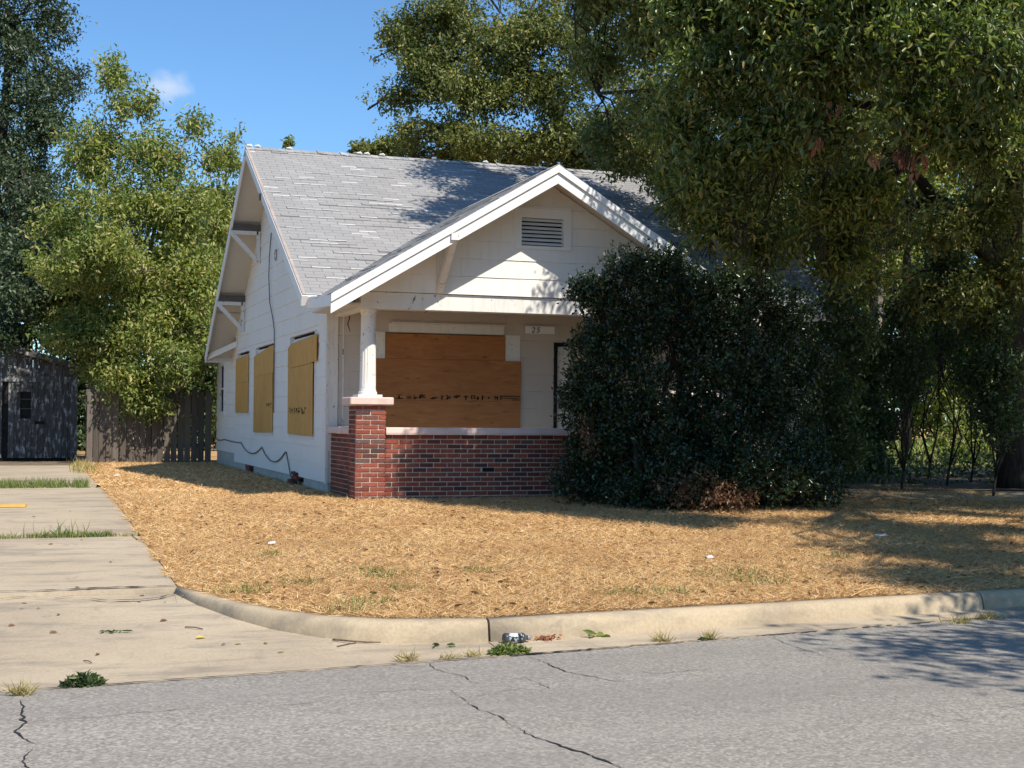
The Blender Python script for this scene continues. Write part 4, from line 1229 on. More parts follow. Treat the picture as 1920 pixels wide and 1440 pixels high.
# ================================================================== SHED AND FENCE
def shed_mat():
    t = NT('flaking_shed_paint')
    wood = t.ramp(t.noise(4, 5, 0.6, t.scaled((10, 10, 0.8))), [(0.3, (0.035, 0.032, 0.03)), (0.7, (0.11, 0.10, 0.09))])
    fl = t.noise(5, 6, 0.7, t.scaled((2.2, 2.2, 0.8)))
    c = t.mix(t.rng(fl, 0.53, 0.62, 0, 0.8), wood, (0.50, 0.50, 0.50))
    c = t.mix(0.2, c, t.ramp(t.objrand(), [(0, (0.06, 0.055, 0.05)), (1, (0.22, 0.22, 0.22))]))
    t.col(c); return t.set(0.85, 0.15)
M['shed'] = shed_mat()
SY = 38.2
SX0, SX1 = -4.4, 1.18
shed = empty('shed', (-1.6, 40, GND), 'weathered garden shed with flaking white paint, dark doorway and small window', 'shed')
zs_l, zs_r = 2.72, 2.72
spk = -1.6
zpk = 3.55
def z_sh(x): return zpk - (zpk - 2.78) * abs(x - spk) / (SX1 - spk)
b_ = [(SX0, SY + 0.05), (SX1 - 0.03, SY + 0.05), (SX1 - 0.03, SY + 4.2), (SX0, SY + 4.2)]
mb = MB(); mb.prism([(x, y, 0.3) for x, y in b_], [(x, y, 2.70) for x, y in b_]); mb.build('wall', M['dark'], shed)
wallf = MB().box(SX1 - 0.028, SX1, SY + 0.03, SY + 4.2, 0.36, 2.70).build('side_wall', M['shed'], shed)
x = SX0
while x < SX1 - 0.02:
    w = 0.145
    x1_ = min(x + w, SX1)
    ztop = min(z_sh(x), z_sh(x1_)) - 0.08
    for z0, z1 in ([(0.42, ztop)] if not (-0.62 < (x + x1_) / 2 < -0.44 or -0.26 < (x + x1_) / 2 < 0.05) else ([(2.35, ztop)] if (x + x1_) / 2 < -0.4 else [(0.42, 1.40), (2.12, ztop)])):
        MB().box(x + 0.004, x1_ - 0.004, SY + random.uniform(-0.006, 0.006), SY + 0.03, z0, z1).build('board', M['shed'], shed)
    x += w
mb = MB()
for a, b, c, d in ((-0.32, -0.27, 1.36, 2.18), (0.06, 0.11, 1.36, 2.18), (-0.27, 0.06, 2.10, 2.18), (-0.27, 0.06, 1.36, 1.42)): mb.box(a, b, SY - 0.03, SY + 0.02, c, d)
mb.build('window', M['shed'], shed)
mb = MB()
for z in (1.66, 1.90): mb.box(-0.27, 0.06, SY + 0.012, SY + 0.03, z, z + 0.025)
mb.build('glazing_bar', M['fence'], shed)
mb = MB(); mb.box(SX0, SX1 + 0.02, SY - 0.035, SY - 0.008, 2.36, 2.50); mb.build('lintel_board', M['shed'], shed)
MB().box(SX1 - 0.14, SX1 + 0.015, SY - 0.03, SY - 0.008, 0.38, 2.35).build('corner_board', M['shed'], shed)
MB().box(0.52, 0.60, SY - 0.03, SY - 0.008, 0.45, 2.35).build('batten', M['shed'], shed)
MB().box(0.15, 0.40, SY - 0.025, SY - 0.008, 1.28, 1.36).build('hinge_strap', M['dark'], shed)
mb = MB()
for sgn in (1, -1):
    xe = spk + sgn * (SX1 - spk + 0.30)
    a = [(spk, z_sh(spk)), (xe, z_sh(xe)), (xe, z_sh(xe) + 0.06), (spk, z_sh(spk) + 0.06)]
    mb.prism([(q, SY - 0.25, z) for q, z in a], [(q, SY + 4.5, z) for q, z in a])
rf = mb.build('roof', M['shedroof'], shed)
for sgn in (1, -1):
    xe = spk + sgn * (SX1 - spk + 0.30)
    a = [(spk, z_sh(spk) - 0.10), (xe, z_sh(xe) - 0.10), (xe, z_sh(xe) - 0.003), (spk, z_sh(spk) - 0.003)]
    mb = MB(); mb.prism([(q, SY - 0.27, z) for q, z in a], [(q, SY - 0.24, z) for q, z in a]); mb.build('rake_board', M['shed'], rf)

fence = empty('fence', (2.8, 35.8, GND), 'dark weathered wooden picket fence between the shed and the white house', 'fence')
x = 1.34; k = 0
while x < 4.28:
    w = random.uniform(0.125, 0.15)
    h = random.uniform(1.72, 1.86); y = 35.75 + random.uniform(-0.012, 0.012); tl = random.uniform(-0.012, 0.012)
    mb = MB()
    mb.hexa([(x, y, 0.37), (x + w, y, 0.37), (x + w, y + 0.018, 0.37), (x, y + 0.018, 0.37), (x + tl, y, 0.36 + h), (x + w + tl, y, 0.36 + h - random.uniform(-0.03, 0.03)), (x + w + tl, y + 0.018, 0.36 + h), (x + tl, y + 0.018, 0.36 + h)])
    mb.build('picket', M['fence'], fence)
    x += w + random.uniform(0.006, 0.03)
for z in (0.75, 1.75): MB().box(1.3, 4.3, 35.785, 35.83, z, z + 0.09).build('rail', M['fence'], fence)
for x in (1.32, 2.8, 4.2): MB().box(x, x + 0.09, 35.833, 35.92, 0.2, 2.15).build('post', M['fence'], fence)

# ================================================================== TREES
def lb(px, py, D, rx, ry, rd, n):
    """a lobe of crown: seen round (px,py), standing D metres out, rx/ry its half size in picture units at that depth, rd metres deep"""
    s = D / FPX
    return (W(px, py, D), (rx * s, rd, ry * s), n)
def on_ground(px, D, off=0.0):
    p = W(px, 790, D); p.z = zt(p.y) - 0.1 + off; return p
def trunk_line(pts): return [(W(x, y, D), r) for x, y, D, r in pts]

def shading_boughs(pts, z0, z1, r, n):  # extra foliage, put in for the shade it casts
    """leafy boughs added between the sun and the given points to shade them"""
    out = []
    for p in pts:
        zc = RNG.uniform(z0, z1); out.append((Vector(p) + SUN_TO * ((zc - p[2]) / SUN_TO.z), (r, r, r * 0.75), n))
    return out
def ROOFP(px, py):
    d = ray(px, py); n = Vector((0, -3.249, 6.06)); return EYE + d * ((Vector((0, 20.70, 3.326)) - EYE).dot(n) / d.dot(n))
# --- far woodland behind everything: pale sunlit crowns
far_specs = [(-120, 58, 13, 5.5, 'tall pale green tree behind the shed roof'), (330, 60, 9.5, 5, 'pale tree far behind the picket fence'),
             (1390, 66, 14, 6, 'sunlit tree standing far behind the roof of the white house'),
             (1500, 72, 17, 6.5, 'tall broad sunlit tree deep in the wood beyond the leaning trunk'), (1640, 62, 13, 5.5, 'yellow-green tree behind the sunlit far lawn'),
             (1760, 70, 15, 6.0, 'rounded sunlit tree beyond the far lawn'), (1900, 60, 14, 6, 'pale green tree seen behind the forked dark trunk'), (2060, 66, 15, 6.5, 'broad pale tree past the forked dark trunk')]
for i, (px, D, h, r, label) in enumerate(far_specs):
    b = on_ground(px, D)
    tr = [(b, 0.28), (b + Vector((0.2, 0, h * 0.35)), 0.2), (b + Vector((0, 0.2, h * 0.75)), 0.08)]
    lobes = []
    for k in range(11):
        a = k * 2.4; zz = h * (0.10 + 0.80 * k / 10)
        rr = r * (0.75 if 1 < k < 8 else 0.5)
        lobes.append((b + Vector((math.cos(a) * rr * 0.65, math.sin(a) * rr * 0.65, zz)), (r * 0.48, r * 0.48, h * 0.13), 135))
    tree('far_tree', label, 'tree', tr, lobes, (0.26, 0.55), 'leafwood', m=13, twig=0.9, group='sunlit trees deep in the background', sub=5, cull=(0.4, -0.3))

# --- left: dark oak at the upper corner
b = on_ground(-40, 45)
tree('oak_tree', 'tall dark blue-green oak rising behind the shed roof', 'tree', [(b, 0.40), (W(-35, 600, 45), 0.33), (W(-20, 400, 45), 0.25), (W(10, 200, 45), 0.15), (W(20, 40, 45), 0.08)],
     [lb(30, 60, 45, 105, 75, 2.0, 520), lb(-60, 30, 45, 100, 110, 2.2, 420), lb(70, 0, 45, 75, 55, 1.6, 280), lb(115, 45, 45, 50, 55, 1.3, 190), lb(125, 150, 45, 50, 45, 1.2, 170), lb(95, 250, 44, 60, 60, 1.4, 240), lb(60, 190, 44, 90, 75, 1.8, 430), lb(-20, 270, 44, 110, 90, 2.2, 480), lb(70, 330, 44, 70, 70, 1.8, 300),
      lb(10, 440, 44, 110, 85, 2.2, 460), lb(60, 530, 43, 85, 70, 1.8, 360), lb(-50, 560, 43, 90, 90, 2, 360), lb(20, 620, 42, 75, 45, 1.5, 260), lb(60, 560, 36, 90, 55, 1.2, 420), lb(30, 635, 36, 70, 32, 1.0, 220), lb(90, 380, 40, 85, 80, 1.5, 420), lb(20, 470, 38, 80, 60, 1.3, 330), lb(60, 490, 36, 70, 50, 1.2, 260), lb(0, 330, 42, 80, 70, 1.5, 330), lb(50, 120, 44.5, 90, 80, 1.6, 330), lb(120, 620, 43, 90, 60, 1.6, 300), lb(150, 720, 43, 70, 60, 1.4, 240), lb(110, 440, 44, 80, 80, 1.8, 320), lb(-40, -120, 46, 160, 110, 2.5, 500), lb(-160, 250, 46, 120, 200, 2.5, 500)],
     (0.125, 0.5), 'leafoak', m=14, twig=0.65, cull=(0.9, -0.10), sub=16)

# --- left: bright multi-stemmed tree before the fence
b = on_ground(285, 36)
stems = [trunk_line([(205, 872, 36.6, 0.13), (208, 760, 36.6, 0.11), (198, 620, 36.6, 0.09), (190, 450, 36.6, 0.06), (205, 250, 36.6, 0.03)]),
         trunk_line([(228, 872, 36.3, 0.11), (236, 740, 36.3, 0.10), (255, 600, 36.3, 0.08), (290, 430, 36.3, 0.05), (330, 300, 36.3, 0.025)]),
         trunk_line([(180, 870, 36.9, 0.10), (176, 760, 36.9, 0.09), (160, 640, 36.9, 0.07), (120, 500, 36.9, 0.04)])]
tree('bushy_tree', 'bright yellow-green bushy tree with pale leaning stem in front of the fence', 'tree', [(b, 0.20), (W(290, 820, 36), 0.16), (W(318, 770, 36), 0.12), (W(340, 690, 36), 0.10), (W(350, 560, 36), 0.07), (W(370, 420, 36), 0.04)],
     [lb(212, 150, 36.5, 38, 65, 0.9, 120), lb(250, 200, 36.5, 55, 50, 1.0, 190), lb(180, 290, 36.5, 85, 80, 1.4, 400), lb(290, 300, 36, 75, 65, 1.4, 330), lb(235, 390, 35.5, 110, 80, 1.6, 520), lb(340, 400, 35.5, 85, 80, 1.4, 400),
      lb(135, 450, 36.5, 85, 100, 1.6, 430), lb(230, 510, 35.2, 100, 80, 1.5, 480), lb(350, 530, 35.2, 85, 85, 1.4, 430), lb(300, 620, 34.6, 85, 70, 1.3, 400), lb(200, 620, 35.5, 95, 70, 1.5, 420),
      lb(120, 590, 36.5, 80, 75, 1.4, 300), lb(340, 680, 34.4, 60, 55, 1.0, 240), lb(265, 720, 34.6, 75, 60, 1.2, 340), lb(280, 762, 34.5, 55, 32, 0.9, 150), lb(195, 700, 35.6, 60, 50, 1.1, 180), lb(365, 600, 34.8, 45, 70, 0.9, 190),
      lb(365, 245, 36.5, 38, 38, 0.8, 60), lb(115, 640, 34.8, 60, 35, 1.0, 170), lb(150, 540, 37, 90, 80, 1.5, 330), lb(170, 660, 37.2, 80, 60, 1.2, 240), lb(410, 420, 37, 40, 60, 0.9, 140), lb(395, 540, 36.4, 40, 70, 0.9, 170), lb(400, 300, 37, 30, 45, 0.8, 60), lb(200, 470, 33.6, 80, 60, 1.2, 300), lb(130, 500, 33.8, 80, 55, 1.2, 300)],
     (0.125, 0.42), 'leafbright', m=13, twig=0.6, bark='barkpale', cull=(1.0, -0.22), stems=stems, sub=10)
# saplings right behind the left gable
b = on_ground(430, 40)
tree('sapling', 'loose light-green sapling rising behind the left gable end', 'tree', [(b, 0.10), (W(425, 600, 40), 0.08), (W(420, 420, 40), 0.05), (W(425, 300, 40), 0.02)],
     [lb(430, 300, 40, 32, 40, 0.8, 95), lb(395, 380, 40, 45, 45, 1.0, 150), lb(430, 400, 40, 40, 60, 1.0, 180), lb(400, 480, 40, 50, 60, 1.0, 220), lb(390, 570, 40, 55, 60, 1.0, 220), lb(370, 680, 40, 60, 70, 1.0, 220), lb(440, 260, 40, 14, 22, 0.4, 25)],
     (0.13, 0.42), 'leafbright', m=12, twig=0.6, cull=(1.2, -0.2), sub=8)
b = on_ground(370, 38.5)
tree('shrub', 'dark leafy shrub in the gap between fence and house', 'shrub', [(b, 0.07), (W(372, 760, 38.5), 0.05), (W(375, 700, 38.5), 0.03)],
     [lb(370, 740, 38.5, 55, 50, 1.0, 260), lb(350, 800, 38.5, 60, 40, 1.0, 220), lb(395, 700, 38.5, 30, 40, 0.8, 120)], (0.12, 0.5), 'leafunder', m=13, twig=0.5, sub=6)
b = on_ground(170, 47)
tree('hedge', 'dark overgrown hedge seen in the gap between shed and fence', 'hedge', [(b, 0.08), (b + Vector((0, 0, 0.5)), 0.06)],
     [lb(-60, 780, 47, 90, 80, 1.0, 260), lb(60, 770, 47, 90, 80, 1.0, 260), lb(150, 760, 47, 80, 90, 1.0, 360), lb(230, 770, 47, 80, 80, 1.0, 300), lb(310, 780, 47, 80, 70, 1.0, 260), lb(400, 790, 47, 70, 60, 1.0, 220), lb(160, 840, 46, 70, 35, 0.8, 220)], (0.16, 0.5), 'leafunder', m=13, twig=0.5, sub=5, cull=(0.8, -0.5))
# tip of a sprout over the ridge
b = on_ground(545, 36.5)
tree('tall_sprout', 'thin pale-leaved sprout whose tip shows over the roof ridge', 'sapling', [(b, 0.04), (W(545, 500, 36.5), 0.03), (W(540, 280, 36.5), 0.012)],
     [lb(540, 268, 36.5, 6, 9, 0.12, 14), lb(545, 330, 36.5, 20, 40, 0.4, 40)], (0.15, 0.35), 'leafbright', m=6, twig=0.25, sub=4, cull=(1, -2))

# --- big tree behind the house
b = on_ground(1120, 44)
tree('shade_tree', 'large spreading yellow-tinged tree behind the roof ridge', 'tree', [(b, 0.45), (W(1115, 500, 44), 0.38), (W(1090, 300, 44), 0.30), (W(1010, 160, 44), 0.2), (W(930, 60, 44), 0.1)],
     [lb(745, 70, 43, 55, 55, 1.3, 330), lb(800, 130, 43, 80, 65, 1.6, 560), lb(735, 190, 43, 55, 32, 1.0, 170), lb(830, 40, 43, 90, 70, 1.8, 560), lb(880, 180, 42, 100, 60, 1.8, 560), lb(930, 90, 42, 90, 75, 1.8, 560), lb(810, 255, 42.5, 85, 42, 1.5, 380),
      lb(910, 270, 42, 95, 45, 1.6, 420), lb(1010, 50, 42, 90, 80, 1.8, 500), lb(1020, 170, 42, 90, 70, 1.7, 460), lb(1010, 270, 42, 85, 45, 1.5, 360), lb(1110, 110, 42, 90, 90, 1.8, 460), lb(1110, 250, 42, 90, 60, 1.6, 400),
      lb(1210, 200, 43, 90, 120, 1.8, 460), lb(900, -60, 44, 190, 70, 2.5, 520), lb(800, 300, 44, 70, 30, 1.4, 260), lb(900, 315, 44, 100, 36, 1.6, 340), lb(1030, 330, 44, 110, 40, 1.6, 340), lb(1160, 330, 44, 110, 50, 1.6, 480), lb(1180, 250, 43, 100, 70, 1.6, 420), lb(1260, 340, 44, 90, 60, 1.6, 380), lb(700, 110, 43, 30, 25, 0.8, 60), lb(690, 205, 43, 40, 16, 0.8, 60), lb(1120, -60, 44, 150, 80, 2.5, 420), lb(1300, 250, 43, 80, 130, 1.8, 380)],
     (0.125, 0.5), 'leafrear', m=14, twig=0.65, cull=(0.8, -0.16), sub=18)
b = on_ground(690, 52)
tree('bushy_tree', 'low round tree top just showing over the ridge under the large spreading tree', 'tree', [(b, 0.15), (W(695, 500, 52), 0.12), (W(695, 330, 52), 0.06)],
     [lb(685, 285, 52, 32, 18, 0.8, 110), lb(735, 275, 52, 40, 25, 0.8, 160), lb(700, 320, 52, 70, 40, 1.0, 200)], (0.15, 0.5), 'leafrear', m=13, twig=0.5, sub=6)

# --- right: forked dark trunk whose crown reaches over the house
tb = on_ground(1908, 25)
tr = [(tb, 0.42), (W(1904, 860, 25), 0.34), (W(1900, 700, 25), 0.31), (W(1894, 560, 25), 0.31), (W(1885, 490, 25), 0.29)]
st1 = trunk_line([(1885, 500, 25, 0.26), (1862, 440, 24.9, 0.22), (1848, 330, 24.8, 0.20), (1825, 220, 24.6, 0.17), (1800, 100, 24.2, 0.12), (1740, -40, 23.5, 0.09), (1650, -200, 23, 0.06)])
st2 = trunk_line([(1885, 505, 25, 0.20), (1850, 475, 24.8, 0.16), (1800, 415, 24.4, 0.13), (1755, 375, 24.0, 0.11), (1715, 325, 23.6, 0.09), (1640, 262, 23.4, 0.075), (1500, 205, 23.8, 0.06), (1300, 165, 24.6, 0.05), (1120, 175, 25.4, 0.03)])
st3 = trunk_line([(1890, 490, 25, 0.24), (1896, 350, 25.1, 0.20), (1905, 200, 25.2, 0.16), (1920, 0, 25.4, 0.12), (1930, -200, 25.4, 0.07)])
tree('forked_tree', 'great dark tree with forked trunk whose limbs reach over the roof', 'tree', tr,
     [lb(1820, -30, 23, 140, 90, 1.8, 420), lb(1650, -60, 22.5, 150, 100, 1.8, 460), lb(1480, -90, 22.5, 150, 100, 1.8, 460), lb(1320, -120, 23, 140, 90, 1.8, 400), lb(1180, -110, 24, 120, 75, 1.6, 330), lb(1060, -100, 25, 80, 50, 1.3, 220), lb(1250, -10, 24, 110, 70, 1.6, 420), lb(1120, 0, 25, 80, 60, 1.4, 260), lb(1420, 20, 23.4, 120, 80, 1.6, 380), lb(1380, 380, 24.6, 90, 70, 1.2, 300), lb(1500, 420, 24.6, 90, 60, 1.2, 260), lb(1280, 390, 25, 60, 50, 0.9, 160), lb(1190, 300, 27, 70, 50, 1.0, 240), lb(1250, 340, 26.5, 60, 50, 1.0, 220), lb(1130, 260, 27, 60, 45, 1.0, 170),
      lb(1330, 60, 24, 110, 70, 1.3, 330), lb(1210, 70, 24.6, 90, 60, 1.2, 240), lb(1120, 120, 25.4, 70, 50, 1.0, 150), lb(1240, 210, 24.8, 90, 70, 1.2, 260), lb(1400, 170, 24, 100, 80, 1.4, 330), lb(1520, 90, 23.4, 110, 90, 1.5, 380),
      lb(1420, 300, 23.6, 110, 70, 1.3, 330), lb(1300, 310, 24, 70, 50, 1.0, 180), lb(1560, 240, 23.2, 110, 80, 1.4, 330), lb(1680, 160, 23, 100, 80, 1.4, 300), lb(1660, 440, 23.4, 80, 60, 1.1, 150),
      lb(1900, 60, 23.5, 110, 110, 1.6, 330), lb(1760, 440, 22.5, 80, 60, 1.0, 200), lb(1850, 400, 22.8, 70, 60, 0.9, 170), lb(1820, 560, 22.5, 85, 60, 0.9, 200), lb(1720, 540, 23, 70, 60, 0.9, 160), lb(1900, 520, 22.5, 60, 70, 0.9, 140), lb(2000, 200, 25, 110, 200, 2, 330), lb(1960, -150, 25, 160, 120, 2.2, 380)] + shading_boughs([(x, y, z_front(y)) for x, y in ((8.3, 25.8), (9.2, 25.0), (10.2, 25.8), (11.2, 24.6), (12.2, 25.6), (10.4, 23.4), (11.6, 22.8), (12.6, 22.4), (9.6, 26.3), (7.4, 26.2), (10.8, 21.8), (12.8, 24.0))], 9.2, 10.6, 0.9, 110)
     + shading_boughs([ROOFP(x, y) for x, y in ((860, 312), (910, 330), (960, 340), (840, 352), (890, 362), (830, 392), (875, 385), (805, 412), (1000, 332), (930, 350))], 9.4, 10.6, 0.55, 60)
     + shading_boughs([W(1900, y, 25) for y in (540, 640, 740, 840)] + [W(x, y, 27) for x in (1540, 1640, 1740, 1840) for y in (620, 740, 860)], 8.0, 9.5, 1.2, 110),
     (0.10, 0.45), 'leafrear', m=15, twig=0.6, stems=(st1, st2, st3), cull=(0.9, -0.2), sub=12, gap=True)

# --- right: nearest tree, trunk outside the view, leafy boughs hanging in
tb = Vector((13.6, 12.6, zt(12.6) - 0.1))
k0 = tb + Vector((-0.2, 0.3, 3.0))
trA = [(tb, 0.33), (tb + Vector((-0.1, 0.1, 1.5)), 0.27), (k0, 0.24), (k0 + Vector((-0.6, 0.3, 2.0)), 0.17), (k0 + Vector((-1.0, 0.3, 4.0)), 0.10)]
boughs = [[(k0, 0.15), (k0 + Vector((-1.6, 0.5, 1.3)), 0.11), (k0 + Vector((-3.2, 1.2, 2.0)), 0.07), (k0 + Vector((-4.8, 1.9, 2.3)), 0.04)],
          [(k0 + Vector((-0.6, 0.3, 2.0)), 0.12), (k0 + Vector((-2.2, 0.4, 3.4)), 0.08), (k0 + Vector((-4.0, 0.8, 4.4)), 0.04)],
          [(k0, 0.14), (k0 + Vector((-0.8, 1.6, 1.5)), 0.10), (k0 + Vector((-1.8, 3.4, 2.2)), 0.06)]]
nearL = [lb(1370, 150, 16.5, 150, 90, 0.9, 330), lb(1540, 120, 15.5, 140, 100, 0.9, 360), lb(1720, 90, 14.5, 140, 90, 0.9, 360), lb(1870, 130, 14, 110, 110, 0.9, 300), lb(1300, 30, 17, 110, 80, 0.9, 230), lb(1460, 10, 16, 130, 80, 0.9, 260), lb(1640, -10, 15, 140, 80, 0.9, 280),
         lb(1450, 270, 16.5, 120, 70, 0.8, 260), lb(1330, 330, 17, 80, 60, 0.7, 150), lb(1400, 400, 17, 110, 55, 0.7, 210), lb(1560, 260, 16, 100, 60, 0.8, 200), lb(1700, 230, 15, 110, 60, 0.8, 220), lb(1840, 270, 15, 90, 70, 0.8, 180), lb(1540, 400, 17, 80, 40, 0.6, 90), lb(1280, 250, 17.5, 60, 60, 0.7, 110), lb(1430, 470, 18, 105, 55, 0.7, 220), lb(1560, 480, 18, 105, 60, 0.7, 220), lb(1335, 420, 18, 70, 50, 0.6, 150), lb(1620, 380, 17, 90, 60, 0.8, 170), lb(1640, 520, 19, 70, 45, 0.7, 110), lb(1290, 350, 18, 60, 45, 0.6, 110)]
c0 = k0 + Vector((-1.0, 0.4, 3.6))
nearL += [(c0 + Vector((dx, dy, dz)), (1.6, 1.5, 0.9), 260) for dx, dy, dz in ((1.6, 1.6, 0.0), (2.8, 3.2, 0.0), (3.6, -0.6, 0.0), (2.6, -2.2, -0.3), (1.2, 5.2, -0.3), (0.8, 2.4, 0.0), (0.2, 4.2, -0.8), (0.4, 0.4, 0.2))]  # crown lobes outside the view, added to shade the yard
yard = [ground_at(px, py) for px, py in ((1480, 900), (1600, 905), (1720, 905), (1850, 905), (1500, 940), (1620, 945), (1750, 950), (1900, 950), (1560, 985), (1680, 990), (1800, 995), (1920, 1000), (1700, 1035), (1820, 1045), (1930, 1060), (1760, 1085), (1880, 1100), (1960, 1110), (1400, 930), (1840, 1020), (1740, 1010), (1640, 960))]
nearL += shading_boughs([p for p in yard if p.y > 15.2], 5.2, 6.8, 1.05, 170) + shading_boughs([p for p in yard if p.y <= 15.2], 4.0, 4.9, 1.05, 210)
bush_pts = [(x, 16.9, z) for x in (7.3, 8.1, 8.9, 9.7, 10.4) for z in (0.7, 1.6, 2.5, 3.4)]
nearL += shading_boughs(bush_pts, 5.8, 6.9, 0.75, 85)
nearL += shading_boughs([(x, 19.65, z) for x in (5.6, 6.3, 7.0, 7.7) for z in (0.6, 1.15)], 6.0, 7.0, 0.5, 50)
nearL += shading_boughs([(7.5, 19.65, 3.6), (8.3, 19.65, 3.5), (8.2, 19.0, 4.4), (9.2, 19.0, 3.9), (9.0, 19.65, 3.3)], 6.5, 7.4, 0.55, 45)
def near_extra(root):
    P = [[], [], [], [], []]
    for px, py, D, n in ((1735, 240, 15, 5), (1700, 250, 15, 2), (1700, 305, 15, 6), (1565, 215, 15.5, 2), (1540, 270, 15.5, 3), (1650, 308, 15, 2), (1720, 320, 15, 3)):
        c = W(px, py, D); tp = arr([[c.x, c.y, c.z]]) + RNG.normal(scale=0.05, size=(n, 3))
        for lst, a in zip(P, sprigs(tp, np.tile(arr([[0, 0, -1]]), (n, 1)), 5, 0.14, (0.10, 0.42), 0.9, 0.3)): lst.append(a)
    leaf_obj('withered_leaves', *[np.concatenate(a) for a in P], M['leafred'], 'leaf', root)
tree('overhanging_tree', 'leafy tree whose boughs with withered russet leaves overhang the front yard', 'tree', trA, nearL, (0.088, 0.38), 'leafnear', m=19, twig=0.6, droop=0.5, shape='leaf', stems=boughs, cull=(1.2, -0.10), sub=10, twigs=26, extra=near_extra, gap=True)

# --- right: mid wood, in shade
b = on_ground(1660, 30)
tree('leaning_tree', 'leaning twin-trunk tree with ivy beyond the dark bush', 'tree', [(b, 0.34), (W(1640, 860, 30), 0.26), (W(1610, 740, 30), 0.22), (W(1585, 640, 30), 0.20)],
     [lb(1400, 330, 29, 100, 80, 1.6, 300), lb(1520, 330, 28.6, 100, 80, 1.6, 280), lb(1640, 340, 28.8, 90, 80, 1.6, 220), lb(1380, 470, 28.5, 90, 60, 1.4, 260), lb(1480, 430, 28.6, 80, 60, 1.4, 180), lb(1560, 220, 29.5, 160, 100, 2, 330), lb(1700, 400, 29, 70, 60, 1.2, 150),
      lb(1620, 720, 29.2, 45, 70, 0.8, 200), lb(1650, 800, 29.4, 40, 50, 0.7, 120), lb(1600, 620, 29.2, 55, 60, 0.9, 170)],
     (0.11, 0.5), 'leafunder', m=14, twig=0.6, stems=(trunk_line([(1585, 645, 30, 0.16), (1555, 560, 30, 0.14), (1538, 470, 30, 0.12), (1525, 360, 30, 0.08), (1510, 250, 30, 0.05)]), trunk_line([(1585, 640, 30, 0.15), (1588, 540, 30.2, 0.13), (1592, 420, 30.3, 0.11), (1590, 300, 30.3, 0.07)])), cull=(0.9, -0.12), sub=8)
for px, D, wd, label in ((1650, 34, 0.13, 'slim pale-barked trunk catching sun behind the leaning tree'), (1700, 40, 0.16, 'slender dark tree at the near edge of the far lawn'), (1500, 38, 0.2, 'straight dark tree right of the house corner')):
    b = on_ground(px, D)
    tree('slender_tree', label, 'tree', [(b, wd), (W(px - 5, 600, D), wd * 0.85), (W(px + 10, 300, D), wd * 0.6), (W(px + 20, 60, D), wd * 0.3)],
         [lb(px + 10, 150, D, 100, 90, 1.8, 240), lb(px + 20, 300, D, 100, 70, 1.6, 220), lb(px - 20, 20, D, 110, 90, 1.8, 240), lb(px - 10, 430, D, 80, 60, 1.4, 130)], (0.13, 0.5), 'leafwood', m=13, twig=0.6, bark='barkpale' if px == 1650 else 'bark', cull=(0.8, -0.1), sub=6)
und = [(1862, 22.5, 62, 150, 700, 'dark shrub wrapped round the foot of the forked trunk', 560), (1775, 25.5, 70, 120, 560, 'hanging leafy sprays before the forked trunk', 420), (1575, 21.5, 60, 150, 650, 'dark leafy sapling crowding the right edge of the glossy bush', 520), (1690, 24, 70, 110, 660, 'shadowy shrub with drooping sprays between bush and forked trunk', 420), (1540, 27, 60, 130, 620, 'leafy dark sapling against the right house corner', 420), (1600, 29, 70, 90, 760, 'spreading dark shrub at the foot of the leaning tree', 380), (1740, 28.5, 75, 110, 600, 'drooping leafy shrub beside the forked trunk', 400),
       (1820, 27, 60, 130, 640, 'feathery pale-leaved shrub in front of the forked trunk', 360), (1700, 31, 60, 70, 700, 'dark undergrowth clump right of the leaning tree', 240), (1560, 33, 80, 70, 800, 'brushy brown-green thicket behind the spreading shrub', 320), (1480, 33, 60, 120, 700, 'tall shrub touching the right side of the house', 320),
       (1880, 31, 70, 120, 700, 'dense dark shrub behind the forked trunk', 320)]
for px, D, rx, ry, cy, label, n in und:
    b = on_ground(px, D)
    lobes = [lb(px + dx * rx, cy + dy * ry, D + dd, rx * q, ry * 0.42, 0.9, int(n * w_)) for dx, dy, dd, q, w_ in ((0, -0.6, 0, 0.55, 0.30), (-0.45, 0.05, 0.3, 0.5, 0.28), (0.45, 0.0, -0.3, 0.5, 0.28), (0.1, 0.6, 0, 0.6, 0.28))] + ([] if px > 1680 else [lb(px + rx * 0.2, 845, D, rx * 0.8, 45, 0.9, int(n * 0.25)), lb(px - rx * 0.3, 780, D, rx * 0.7, 55, 0.9, int(n * 0.25))])
    tree('undergrowth_shrub', label, 'shrub', [(b, 0.03), (b + Vector((0.03, 0.02, 0.22)), 0.022), (b + Vector((0.02, -0.05, 0.45)), 0.02)], lobes, (0.085, 0.45), 'leafunder', m=13, twig=0.5, group='shady undergrowth right of the house', cull=(1.2, -0.15), sub=10)
b = on_ground(1800, 37)
tree('sapling', 'sunlit feathery sapling on the far lawn', 'sapling', [(b, 0.03), (W(1800, 830, 37), 0.025), (W(1795, 780, 37), 0.01)],
     [lb(1795, 790, 37, 18, 22, 0.4, 34), lb(1775, 825, 37, 28, 18, 0.5, 44), lb(1825, 820, 37, 34, 20, 0.5, 50), lb(1850, 845, 36, 34, 18, 0.5, 46), lb(1790, 850, 36.5, 40, 16, 0.5, 46)], (0.13, 0.32), 'leafbright', m=10, twig=0.5, cull=(1, -2), sub=14)
